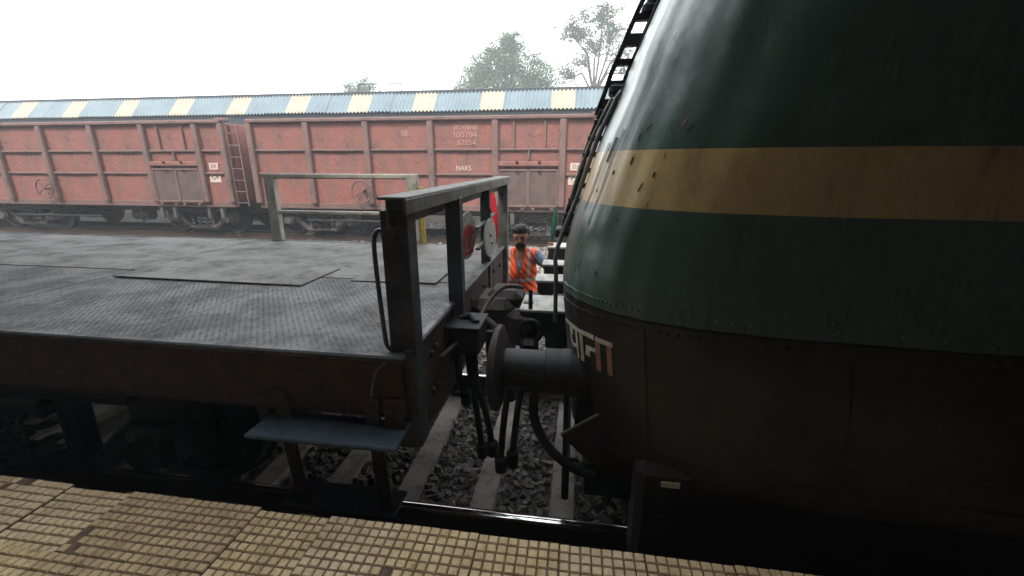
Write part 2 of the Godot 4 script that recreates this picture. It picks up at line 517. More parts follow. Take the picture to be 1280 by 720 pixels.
# ---------------------------------------------------------------- platform
func platform():
	var p := struct_node("platform", "station platform with a crumbling edge of small square chequered tiles")
	var base := G.new()
	base.box(Vector3(0, .05, 1.87), Vector3(60, 1.09, 6.2), .02)
	obj("platform_body", base, M.wall_dark, p)
	var lip := G.new()
	# ragged mortar under the tile edge
	var r2 := RandomNumberGenerator.new(); r2.seed = 91
	for i in 70:
		var x := -3.6 + i * .075
		var w := r2.randf_range(.06, .1)
		var d := r2.randf_range(.0, .028)
		lip.box(Vector3(x, .58, -1.25 - d * .5), Vector3(w, r2.randf_range(.03, .05), .1 + d), .012, Transform3D.IDENTITY)
	obj("mortar_edge", lip, M.grout, p)
	# embossed tiles, 8 x 8 square bosses each
	var pitch := .0385
	var meshes := []
	for v in 4:
		var t := G.new()
		var bs := G.new()
		t.box(Vector3(0, -.013, 0), Vector3(.3075, .026, .3075), .002)
		var r3 := RandomNumberGenerator.new(); r3.seed = 500 + v
		for i in 8:
			for j in 8:
				var worn_off := r3.randf()
				if v == 3 and (i + j > 11 and r3.randf() < .25): continue
				var hh := .005 * (1.0 if worn_off > .12 else .45)
				var c := Vector3((i - 3.5) * pitch, 0, (j - 3.5) * pitch)
				var k := pitch * .5 - .0021 - r3.randf() * .0010
				var a := []
				var q := []
				for s in [[-1, -1], [1, -1], [1, 1], [-1, 1]]:
					a.append(c + Vector3(s[0] * k, 0, s[1] * k))
					q.append(c + Vector3(s[0] * (k - .003), hh, s[1] * (k - .003)))
				bs.quad(q[0], q[1], q[2], q[3], UP)
				for s in 4:
					var nrm: Vector3 = ((a[s] + a[(s + 1) % 4]) * .5 - c).normalized() + UP * .6
					bs.quad(a[s], a[(s + 1) % 4], q[(s + 1) % 4], q[s], nrm.normalized())
		meshes.append([t.mesh(), bs.mesh()])
	for tone in 4: tinted("tile_%d" % tone, "tile", [Color(1, 1, 1), Color(.90, .88, .85), Color(1.0, .985, .95), Color(.80, .78, .76)][tone])
	for row in 4:
		for i in 17:
			var x := -3.25 + i * .3085
			var off := 0.0
			if row == 0: off = [0.0, .022, -.008, .012, .004, .018, -.004][(i * 5) % 7]
			var v: int = rng.randi() % 4
			var at := Transform3D(Basis.from_euler(Vector3(rng.randf_range(-.008, .008), rng.randi_range(0, 3) * PI / 2 + rng.randf_range(-.006, .006), rng.randf_range(-.008, .008))), Vector3(x, .618 + rng.randf_range(-.002, .002), -1.155 + row * .3085 + off * .0))
			if row == 0 and i in [4, 7]: at.origin += Vector3(0, -.006, .012)
			var t := obj("tile", meshes[v][0], M.grout, p, at)
			obj("tile_boss", meshes[v][1], M["tile_%d" % (rng.randi() % 4)], t)

func canopy_and_station():
	# the platform roof overhead and the station wall behind the photographer
	var c := thing("platform_canopy", "corrugated roof over the platform on steel columns", "canopy", Vector3(0, .62, 3.25))
	var rows := []
	for i in 241:
		var line := []
		for j in 2: line.append(Vector3(-30 + i * .25, 4.35 + .03 * cos(i * PI) + j * .5, -4.55 + j * 6.6))
		rows.append(line)
	var g := G.new(); g.grid(rows, true)
	obj("roof_sheet", g, M.canopy_sheet, c)
	var val := G.new(); val.box(Vector3(0, 4.24, -4.5), Vector3(60, .26, .04), .005)
	obj("valance", val, M.canopy_sheet, c)
	for i in 7:
		var col := G.new(); col.box(Vector3(-27 + i * 9.0 + 1.5, 2.2, .3), Vector3(.2, 4.4, .2), .01)
		obj("column", col, M.grimy_post, c)
		var arm := G.new(); arm.bar(Vector3(-27 + i * 9.0 + 1.5, 4.25, -4.4), Vector3(-27 + i * 9.0 + 1.5, 4.7, 1.8), .1, .18)
		obj("rafter", arm, M.grimy_post, c)
	# roof spans that carry on over the near track on both sides of the open gap
	for k in 2:
		var c2 := thing("track_canopy", ["corrugated station roof over the near track, left of the open gap", "corrugated station roof over the locomotive, right of the open gap"][k], "canopy", [Vector3(-18.3, 5.0, -3.7), Vector3(15.8, 5.0, -3.7)][k])
		var rows2 := []
		for i in 119:
			rows2.append([Vector3(-14.75 + i * .25, .03 * cos(i * PI), 2.4), Vector3(-14.75 + i * .25, .2 + .03 * cos(i * PI), -2.4)])
		var g2 := G.new(); g2.grid(rows2, true)
		obj("roof_sheet", g2, M.canopy_sheet, c2)
		for z in [2.3, -2.3]:
			var pu := G.new(); pu.box(Vector3(0, -.1, z), Vector3(29.5, .16, .08), .008)
			obj("purlin", pu, M.grimy_post, c2)
	var w := thing("station_building", "plain station wall behind the platform", "building", Vector3(0, .62, 5.2))
	var wg := G.new(); wg.box(Vector3(0, 2.6, .6), Vector3(60, 5.2, .4), .01)
	obj("wall", wg, M.wall_dark, w)

# ---------------------------------------------------------------- shed beyond
func shed():
	var s := thing("goods_shed", "long low shed with blue corrugated roof and cream roof sheets behind the red wagon", "shed", Vector3(-4, -.42, -18))
	# local origin (-4, -.42, -18); eave at z -17 world, ridge at z -19.5
	var e := Vector3(0, 4.30, 1.0)
	var r := Vector3(0, 5.02, .35)
	# every third sheet is a cream one
	var width := .8833
	var x := -.65 - width * .5 - width * 66
	var sheet := 0
	while x < 12.0:
		var cream := sheet % 3 == 0
		sheet += 1
		var rows := []
		for i in 25:
			var lx := x + 4.0 + width * i / 24.0
			var line := []
			var wv := .028 * (1.0 if i % 4 < 2 else -1.0) * (1.0 if i % 2 == 0 else .75)
			for j in 2:
				var q := e.lerp(r, float(j))
				line.append(Vector3(lx, q.y + wv, q.z))
			rows.append(line)
		var g := G.new(); g.grid(rows)
		var o := obj("roof_sheet", g, M.sheet_cream if cream else M.sheet_blue, s)
		o.position.y = rng.randf_range(-.012, .012)
		if cream: o.set_meta("label", "cream translucent roof sheet")
		x += width
	var back := G.new()
	back.quad(Vector3(-56, 5.02, .35), Vector3(16, 5.02, .35), Vector3(16, 4.2, -4.5), Vector3(-56, 4.2, -4.5), Vector3(0, .9, -.3))
	obj("rear_roof", back, M.sheet_blue, s)
	var cap := G.new(); cap.bar(Vector3(-56, 5.05, .32), Vector3(16, 5.05, .32), .05, .16, .015)
	obj("ridge_cap", cap, M.fascia, s)
	var f := G.new(); f.box(Vector3(-20, 4.06, .86), Vector3(72, .36, .05), .01)
	obj("fascia", f, M.fascia, s)
	var b := G.new(); b.box(Vector3(-20, 2.1, -4.4), Vector3(72, 4.2, .2), .01)
	obj("rear_wall", b, M.fascia, s)
	for i in 17:
		var p := G.new(); p.box(Vector3(-51.6 + i * 4.2, 1.95, .8), Vector3(.2, 3.9, .2), .01)
		obj("post", p, M.grimy_post, s)
	# walkway rail standing on the ridge
	var rail := thing("roof_railing", "thin steel railing standing on the shed ridge at far left", "railing", Vector3(-8.7, 4.93, -20))
	var rg := G.new()
	for seg in [[-1.25, -.22], [.18, 1.35]]:
		rg.tube([Vector3(seg[0], .44, 0), Vector3(seg[1], .44, 0)], .022, 6)
		for k in 3: rg.tube([Vector3(lerp(seg[0], seg[1], k / 2.0), -.1, 0), Vector3(lerp(seg[0], seg[1], k / 2.0), .44, 0)], .02, 6)
	obj("rails", rg, M.fascia, rail)
	var pole := thing("thin_pole", "thin bare pole rising above the shed ridge", "pole", Vector3(-7.0, 4.8, -20.2))
	var pg := G.new(); pg.tube([Vector3(0, -.1, 0), Vector3(.02, .85, 0)], .018, 6, .5)
	obj("shaft", pg, M.fascia, pole)

# ---------------------------------------------------------------- trees
func tree(called: String, label: String, at: Vector3, trunk_h: float, shape: Array, leaves: int, leaf: float, seed_: int, mat: String, trunk_r := .22, spread := 1.0):
	# shape: ellipsoids [centre, radii, share] that the crown's twigs grow towards
	var r := RandomNumberGenerator.new(); r.seed = seed_
	var t := thing(called, label, "tree", at)
	var wood := G.new()
	var fork := Vector3(r.randf_range(-.2, .2), trunk_h, r.randf_range(-.2, .2))
	wood.tube([Vector3.ZERO, Vector3(.08, trunk_h * .4, .05), fork], trunk_r, 8, .7)
	obj("trunk", wood, M.bark, t)
	var limbs := G.new()
	var lm := G.new()
	var total := 0.0
	for s in shape: total += s[2]
	var tips := []
	for s in shape:
		var c: Vector3 = s[0]
		var rad: Vector3 = s[1] * 1.15
		var mid := fork.lerp(c, .55) + Vector3(r.randf_range(-.4, .4), r.randf_range(.0, .6), r.randf_range(-.4, .4)) * spread
		var hub := c - Vector3(0, rad.y * .35, 0)
		limbs.tube([fork - UP * .15, mid, hub], trunk_r * .55, 6, .45)
		var n := int(26 + 22 * s[2])
		for i in n:
			var d := Vector3(r.randfn(), r.randfn(), r.randfn()).normalized() * pow(r.randf(), .4)
			var tip := c + d * rad
			var start := hub.lerp(mid, r.randf() * .5)
			var bend := start.lerp(tip, .55) + Vector3(r.randf_range(-.3, .3), r.randf_range(-.1, .4), r.randf_range(-.3, .3)) * spread
			limbs.tube([start, bend, tip], trunk_r * .14, 5, .4)
			tips.append([bend, tip, s[2] * leaves / total / n, min(rad.x, rad.y)])
	obj("limb", limbs, M.bark, t)
	for q in tips:
		# sprays of leaves bunched round the outer part of the twig
		var cnt := int(q[2])
		for b in max(1, int(cnt / 14.0)):
			var c: Vector3 = q[0].lerp(q[1], r.randf_range(.35, 1.12)) + Vector3(r.randfn(), r.randfn() * .7, r.randfn()) * q[3] * .15
			var br := q[3] as float * r.randf_range(.10, .30)
			for k in 14:
				var p := c + Vector3(r.randfn(), r.randfn() * .5, r.randfn()) * br
				var b3 := Basis.from_euler(Vector3(r.randf_range(-.9, .9), r.randf() * TAU, r.randf_range(-.9, .9)))
				var l := leaf * r.randf_range(.6, 1.3)
				var n := b3.y
				var a := p + b3.z * l
				var d := p - b3.z * l
				lm.tri(a, p + b3.x * l * .42, d, n, n, n)
				lm.tri(a, d, p - b3.x * l * .42, n, n, n)
	obj("crown", lm, M[mat], t)

func trees():
	tree("broad_tree", "broad domed tree in haze rising behind the middle of the shed roof", Vector3(-6.9, -.4, -45), 5.6, [
		[Vector3(-1.2, 9.8, 0), Vector3(2.7, 1.9, 2.2), 1.2], [Vector3(-.3, 12.0, .3), Vector3(2.1, 1.8, 1.8), 1.1], [Vector3(.2, 13.4, 0), Vector3(1.1, 1.0, 1.0), .45],
		[Vector3(1.9, 10.8, -.3), Vector3(2.2, 1.7, 1.8), 1.0], [Vector3(-3.8, 9.6, .2), Vector3(1.7, 1.7, 1.6), .8], [Vector3(-2.3, 11.4, -.4), Vector3(1.8, 1.4, 1.5), .9], [Vector3(3.4, 9.2, .2), Vector3(1.6, 1.6, 1.3), .6], [Vector3(-4.9, 8.7, .1), Vector3(1.2, 1.2, 1.0), .4], [Vector3(.6, 9.0, .5), Vector3(2.0, 1.4, 1.5), .6]],
		34000, .115, 11, "leaf_dusty", .34)
	tree("slender_tree", "tall open tree with bare forking limbs beside the locomotive's top", Vector3(1.0, -.4, -45), 8.6, [
		[Vector3(-1.9, 13.9, 0), Vector3(1.8, 1.1, 1.2), .9], [Vector3(.6, 15.3, .2), Vector3(1.9, .9, 1.0), .8], [Vector3(.2, 12.8, -.2), Vector3(1.5, 1.2, 1.2), .7],
		[Vector3(2.4, 12.2, .1), Vector3(1.4, 1.5, 1.0), .7], [Vector3(-2.4, 10.4, .1), Vector3(1.3, 1.2, .9), .5], [Vector3(-1.0, 11.6, .3), Vector3(1.2, 1.1, .9), .4], [Vector3(1.6, 14.0, 0), Vector3(1.3, 1.1, .8), .5], [Vector3(3.2, 10.6, .2), Vector3(1.2, 1.0, .9), .35]],
		11500, .12, 23, "leaf_olive", .24, 1.4)
	tree("small_tree", "small hazy tree top behind the shed at the left edge", Vector3(-24.4, -.4, -50), 6.0, [
		[Vector3(0, 10.4, 0), Vector3(1.7, 1.3, 1.4), 1.0], [Vector3(-1.4, 9.8, 0), Vector3(1.4, 1.2, 1.3), .7]], 4200, .14, 37, "leaf_dusty")


func catenary_mast():
	var t := thing("catenary_mast", "steel mast with two bracket arms reaching out from behind the locomotive", "mast", Vector3(4.6, -.4, -30))
	var g := G.new()
	for s in [-.14, .14]: g.bar(Vector3(s, 0, 0), Vector3(s, 9.2, 0), .05, .1)
	for i in 18: g.bar(Vector3(-.14, .3 + i * .5, 0), Vector3(.14, .55 + i * .5, 0), .012, .05)
	obj("lattice_post", g, M.fascia, t)
	for y in [[8.46, 8.42], [7.9, 7.85]]:
		var a := G.new(); a.tube([Vector3(0, y[0], 0), Vector3(-3.2, y[1], 0)], .03, 6)
		obj("bracket_arm", a, M.fascia, t)

# ---------------------------------------------------------------- red open goods wagon
func wheelset(called: String, parent: Node, at: Vector3, r: float, m):
	var g := G.new()
	for s in [1.0, -1.0]:
		var xf := Transform3D(Basis(Vector3.RIGHT, Vector3(0, 0, -1) * s, Vector3(0, 1, 0) * s), at + Vector3(0, 0, .80 * s))
		# tyre with flange towards the inside
		g.lathe([Vector2(0.0, .06), Vector2(.1, .06), Vector2(.12, .03), Vector2(r * .78, .0), Vector2(r * .82, -.05), Vector2(r, -.05), Vector2(r, .05), Vector2(r + .03, .06), Vector2(r + .03, .085), Vector2(r * .82, .09), Vector2(r * .75, .03), Vector2(.1, .1), Vector2(0, .1)], xf, 28)
	g.tube([at + Vector3(0, 0, -1.05), at + Vector3(0, 0, 1.05)], .085, 10)
	return obj(called, g, m, parent)

func bogie(parent: Node, cx: float, zc: float, y: float, m):
	# cast side frames with spring nest, two wheelsets
	for s in [1.0, -1.0]:
		var g := G.new()
		var z: float = zc + 1.0 * s
		var o := Vector3(cx, y, z)
		g.box(o + Vector3(0, .72, 0), Vector3(1.7, .14, .14), .03)
		g.box(o + Vector3(0, .20, 0), Vector3(.98, .12, .16), .03)
		for d in [-1.0, 1.0]:
			g.bar(o + Vector3(.45 * d, .20, 0), o + Vector3(.92 * d, .62, 0), .12, .14, .03)
			g.bar(o + Vector3(.34 * d, .2, 0), o + Vector3(.36 * d, .72, 0), .12, .13, .02)
			g.box(o + Vector3(1.0 * d, .64, 0), Vector3(.42, .14, .13), .03)
			g.box(o + Vector3(1.2 * d, .50, 0), Vector3(.09, .26, .13), .02)
		g.box(o + Vector3(0, .60, .02), Vector3(.5, .12, .16), .02)
		obj("bogie_frame", g, m, parent)
		var sp := G.new()
		for k in 3:
			var pts := []
			for i in 33:
				var a := TAU * i / 8.0
				pts.append(Vector3(cx - .22 + k * .22 + cos(a) * .075, y + .22 + i * .0125, z + .10 + sin(a) * .075))
			sp.tube(pts, .018, 5)
		obj("coil_spring", sp, M.black_iron, parent)
		for w in [-1.0, 1.0]:
			var bx := G.new(); bx.box(Vector3(cx + w, y + .46, z + .03), Vector3(.3, .26, .3), .05)
			bx.lathe([Vector2(0, .04), Vector2(.1, .04), Vector2(.12, 0)], Transform3D(Basis(Vector3.RIGHT, Vector3(0, 0, s), Vector3(0, -s, 0)), Vector3(cx + w, y + .46, z + .17 * s)), 12)
			obj("axle_box", bx, m, parent)
	for w in [-1.0, 1.0]: wheelset("wheelset", parent, Vector3(cx + w, y + .46, zc), .46, M.black_iron)

func spoked_wheel(parent: Node, called: String, at: Transform3D, r: float, m, tube := .018, spokes := 5) -> MeshInstance3D:
	var g := G.new()
	var ring := []
	for i in 33: ring.append(at * Vector3(cos(TAU * i / 32) * r, sin(TAU * i / 32) * r, 0))
	g.tube(ring, tube, 6, 1.0, false)
	for i in spokes:
		var a := TAU * i / spokes + .6
		g.tube([at * Vector3.ZERO, at * Vector3(cos(a) * r * .5, sin(a) * r * .5, .02), at * Vector3(cos(a) * r, sin(a) * r, 0)], tube * .7, 6)
	g.lathe([Vector2(0, .03), Vector2(r * .16, .03), Vector2(r * .16, -.03)], at * Transform3D(Basis(Vector3.RIGHT, Vector3(0, 0, 1), Vector3(0, -1, 0)), Vector3.ZERO), 10)
	return obj(called, g, m, parent)

func red_wagon():
	var w := thing("open_goods_wagon", "weathered red open goods wagon with stencilled numbers behind the man and the end railing", "goods wagon", Vector3(-4.5, -.17, -13.3), 0, "red goods wagons in a row")
	var ox := 4.5
	var zf := 1.5           # near face, local
	var y0 := 1.03           # local height of the floor sill top (world .75)
	var yt := 3.26
	# world x of stanchions
	var st := [-9.3, -7.55, -5.79, -3.96, -2.19, -.42]
	var xe := .42
	# side sheets between stanchions: each bay its own panel, slightly dished
	var edges := st.duplicate(); edges.append(xe)
	for side in [1.0, -1.0]:
		for i in edges.size() - 1:
			var rows := []
			for a in 9:
				var line := []
				for b in 9:
					var u := a / 8.0
					var v := b / 8.0
					var bulge: float = .02 * sin(u * PI) * sin(v * PI) * (1.0 + .6 * sin(i * 3.1 + v * 7.0)) * side
					line.append(Vector3(lerp(edges[i], edges[i + 1], u) + ox, lerp(y0, yt, v), (zf - .06) * side - bulge))
				rows.append(line)
			var g := G.new(); g.grid(rows, side < 0)
			obj("side_panel", g, M.wagon_red, w)
		for x in edges:
			var g := G.new()
			g.box(Vector3(x + ox, (y0 + yt) * .5 - .02, (zf + .0) * side), Vector3(.17, yt - y0, .11), .02)
			obj("stanchion", g, M.wagon_rib, w)
		var rib := G.new()
		for y in [2.50, 1.855]:
			for i in edges.size() - 1:
				if i == 4 and y < 2: continue
				rib.box(Vector3((edges[i] + edges[i + 1]) * .5 + ox, y, (zf - .03) * side), Vector3(edges[i + 1] - edges[i] - .18, .06, .07), .012)
		obj("side_rib", rib, M.wagon_rib, w)
		var cop := G.new()
		cop.box(Vector3((edges[0] + xe) * .5 + ox, yt + .03, (zf - .01) * side), Vector3(xe - edges[0] + .1, .1, .15), .02)
		obj("top_coping", cop, M.wagon_rib, w)
		var sole := G.new()
		sole.box(Vector3((edges[0] + xe) * .5 + ox, y0 - .085, (zf - .10) * side), Vector3(xe - edges[0] + .1, .17, .1), .012)
		obj("sole_bar", sole, M.wagon_rib, w)
	# ribs of the upper door bay and the flap doors
	for q in [[-1.70, 2.87, .68], [-.88, 2.87, .68], [-1.3, 2.36, .26]]:
		var up := G.new()
		up.box(Vector3(q[0] + ox, q[1], zf - .03), Vector3(.06, q[2], .06), .01)
		obj("door_rib", up, M.wagon_rib, w)
	var lin := G.new(); lin.box(Vector3(-1.3 + ox, 2.13, zf + .015), Vector3(1.62, .13, .08), .02)
	obj("door_beam", lin, M.wagon_red, w)
	for k in 2:
		var d := G.new()
		var dx := -1.70 + k * .79
		d.box(Vector3(dx + ox, 1.50, zf + .0), Vector3(.75, .96, .05), .012)
		var dr := obj("flap_door", d, M.wagon_door, w)
		var fr := G.new()
		fr.box(Vector3(dx + ox, 1.97, zf + .035), Vector3(.77, .05, .03), .008)
		fr.box(Vector3(dx + ox, 1.03, zf + .035), Vector3(.77, .06, .03), .008)
		for s in [-.38, .38]: fr.box(Vector3(dx + s + ox, 1.5, zf + .035), Vector3(.045, .88, .03), .008)
		obj("door_frame", fr, M.wagon_rib, dr)
		for s in [-.2, .2]:
			var hg := G.new(); hg.box(Vector3(dx + s * .0 - .1 * (1 if k else -1) + ox, 2.06 + .12 * sign(s), zf + .08), Vector3(.07, .07, .05), .015)
			obj("hinge", hg, M.black_iron, dr)
		for s in [-.25, .25]:
			var lt := G.new(); lt.box(Vector3(dx + s + ox, .95, zf + .06), Vector3(.1, .08, .06), .015)
			obj("latch", lt, M.wagon_door, dr)
	# ends, floor
	for x in [edges[0], xe]:
		var e := G.new(); e.box(Vector3(x + ox, (y0 + yt) * .5, 0), Vector3(.08, yt - y0, 2.86), .01)
		for k in 4: e.box(Vector3(x + .07 * sign(x - edges[1]) + ox, (y0 + yt) * .5, -1.2 + k * .8), Vector3(.1, yt - y0 - .1, .12), .01)
		obj("end_wall", e, M.wagon_red, w)
	var fl := G.new(); fl.box(Vector3((edges[0] + xe) * .5 + ox, y0 - .03, 0), Vector3(xe - edges[0], .05, 2.8), .005)
	obj("floor", fl, M.wagon_door, w)
	var cs := G.new(); cs.box(Vector3((edges[0] + xe) * .5 + ox, .72, 0), Vector3(xe - edges[0] + .3, .28, .4), .02)
	obj("centre_sill", cs, M.black_iron, w)
	# end corner: raised corner cap and ladder
	var cap := G.new(); cap.box(Vector3(xe + .05 + ox, yt + .08, zf - .05), Vector3(.34, .09, .22), .02)
	obj("corner_cap", cap, M.wagon_rib, w)
	var lad := G.new()
	for s in [0.0, .36]: lad.bar(Vector3(xe + .12 + s + ox, .9, zf - .06), Vector3(xe + .12 + s + ox, 3.2, zf - .06), .04, .04)
	for i in 7: lad.bar(Vector3(xe + .12 + ox, 1.0 + i * .33, zf - .06), Vector3(xe + .48 + ox, 1.0 + i * .33, zf - .06), .03, .03)
	obj("end_ladder", lad, M.wagon_rib, w)
	bogie(w, -1.15 + ox, 0, 0, M.bogie_grey)
	bogie(w, -7.7 + ox, 0, 0, M.bogie_grey)
	var pads := G.new()
	for x in [-2.2, -1.75, -.55, -.1]: pads.box(Vector3(x + ox, .67, zf - .14), Vector3(.12, .34, .1), .015)
	obj("bolster_bracket", pads, M.bogie_grey, w)
	# underframe of the long left part: brake gear
	var br := G.new()
	br.tube([Vector3(-8.0 + ox, .5, zf - .25), Vector3(-4.6 + ox, .5, zf - .25)], .035, 8)
	br.lathe([Vector2(0, -.3), Vector2(.17, -.3), Vector2(.17, .3), Vector2(0, .3)], Transform3D(Basis(Vector3(0, 1, 0), Vector3(1, 0, 0), Vector3(0, 0, -1)), Vector3(-3.3 + ox, .55, zf - .5)), 14)
	br.tube([Vector3(-3.0 + ox, .95, zf - .1), Vector3(-2.9 + ox, .6, zf - .1), Vector3(-2.95 + ox, .35, zf - .1)], .025, 6)
	obj("brake_gear", br, M.black_iron, w)
	var wh: MeshInstance3D = spoked_wheel(w, "hand_brake_wheel", Transform3D(Basis.IDENTITY, Vector3(-5.98 + ox, 1.38, zf + .17)), .30, M.wagon_rib, .024, 4)
	var ax := G.new(); ax.tube([Vector3(-5.98 + ox, 1.38, zf + .17), Vector3(-5.98 + ox, 1.38, zf - .05)], .03, 8)
	obj("spindle", ax, M.wagon_rib, wh)
	# stencilled writing
	for t in [["BOXNHB", -3.0, 3.06, .125, "faded_text"], ["100794", -3.03, 2.88, .155, "faded_text"], ["62054", -2.98, 2.68, .14, "faded_text"], ["SE", -4.70, 2.93, .15, "faded_text"], ["NAKS", -3.08, 2.02, .135, "white_text"], ["- -", -3.08, 1.93, .07, "faded_text"]]:
		var tm := text_mesh(t[0], t[3])
		obj("stencilled_writing", tm, M[t[4]], w, Transform3D(Basis.IDENTITY, Vector3(t[1] + ox, t[2] , zf - .062)))
	# two pale painted squares with worn marks on the end bay
	var sq := G.new(); sq.box(Vector3(-.06 + ox, 2.06, zf - .056), Vector3(.29, .19, .006), 0)
	var s1 := obj("painted_panel", sq, M.white_text, w)
	obj("panel_writing", text_mesh("BK", .13), M.wagon_rib, s1, Transform3D(Basis.IDENTITY, Vector3(-.06 + ox, 2.06, zf - .05)))
	var sq2 := G.new()
	sq2.prism(PackedVector2Array([Vector2(-.18, -.15), Vector2(.18, -.15), Vector2(.18, .02), Vector2(.1, .13), Vector2(-.1, .13), Vector2(-.18, .04)]), 0, .006, Transform3D(Basis.IDENTITY, Vector3(-.07 + ox, 1.75, zf - .059)))
	var s2 := obj("painted_panel", sq2, M.white_text, w)
	var mk := G.new()
	var arc := []
	for i in 9: arc.append(Vector3(-.07 + ox + cos(PI * i / 8) * .1, 1.72 + sin(PI * i / 8) * .08, zf - .05))
	mk.tube(arc, .012, 5); mk.bar(Vector3(-.15 + ox, 1.66, zf - .05), Vector3(.05 + ox, 1.80, zf - .05), .02, .01, 0)
	obj("panel_mark", mk, M.wagon_rib, s2)
	# the wagons coupled on behind it
	for k in 2:
		var d: Node3D = w.duplicate()
		for c in d.get_children():
			if String(c.name).begins_with("stencilled_writing"): c.free()
		d.name = numbered("open_goods_wagon", self)
		add_child(d, true)
		d.position = Vector3(-4.5 - 10.62 * (k + 1), -.17, -13.3)
		d.set_meta("label", ["second weathered red open goods wagon in the row, left of the numbered one", "last red open goods wagon of the row, at the far left edge"][k])

# ---------------------------------------------------------------- tread bumps
func tread(parent: Node, x0: float, x1: float, z0: float, z1: float, y: float, pitch: float, m, fade := 0.0):
	var g := G.new()
	# lens-shaped stud, 12 triangles
	var ring := []
	for i in 6: ring.append(Vector3(cos(TAU * i / 6) * .5, 0, sin(TAU * i / 6) * .22))
	for i in 6:
		var a: Vector3 = ring[i]
		var b: Vector3 = ring[(i + 1) % 6]
		var ta := a * .45 + UP * .145
		var tb := b * .45 + UP * .145
		var na := (a.normalized() + UP).normalized()
		var nb := (b.normalized() + UP).normalized()
		g.tri(a, b, tb, na, nb, UP); g.tri(a, tb, ta, na, UP, UP)
		g.tri(ta, tb, UP * .16, UP, UP, UP)
	var list := []
	var i := 0
	var z := z0
	while z < z1:
		var j := 0
		var x := x0 + (pitch * .5 if i % 2 else 0.0)
		while x < x1:
			if fade <= 0 or rng.randf() > fade:
				list.append(Transform3D(Basis(UP, (PI / 4 if (i + j) % 2 else -PI / 4)).scaled(Vector3.ONE * pitch * .62 * rng.randf_range(.85, 1.1)), Vector3(x, y, z)))
			x += pitch; j += 1
		z += pitch * .5 * 1.3; i += 1
	var mm := MultiMesh.new()
	mm.transform_format = MultiMesh.TRANSFORM_3D
	mm.mesh = g.mesh()
	mm.instance_count = list.size()
	for k in list.size(): mm.set_instance_transform(k, list[k])
	var o := MultiMeshInstance3D.new()
	o.multimesh = mm
	o.material_override = m
	o.name = numbered("tread_studs", parent)
	o.set_meta("kind", "stuff")
	parent.add_child(o, true)

# ---------------------------------------------------------------- flat wagon
func hose(pts: Array) -> Array:
	# smooth the corner points
	var c := Curve3D.new()
	for i in pts.size():
		var t := Vector3.ZERO
		if i > 0 and i < pts.size() - 1: t = (pts[i + 1] - pts[i - 1]) / 6.0
		c.add_point(pts[i], -t, t)
	var out := []
	for i in 25: out.append(c.samplef(i / 24.0 * (pts.size() - 1)))
	return out

func bolt(g: G, at: Vector3, dir: Vector3, r := .018):
	var y := dir.normalized()
	var x := y.cross(UP) if abs(y.y) < .9 else y.cross(Vector3.RIGHT)
	x = x.normalized()
	g.lathe([Vector2(r, -.002), Vector2(r, r * .7), Vector2(r * .6, r), Vector2(0, r)], Transform3D(Basis(x, y, x.cross(y)), at), 6)

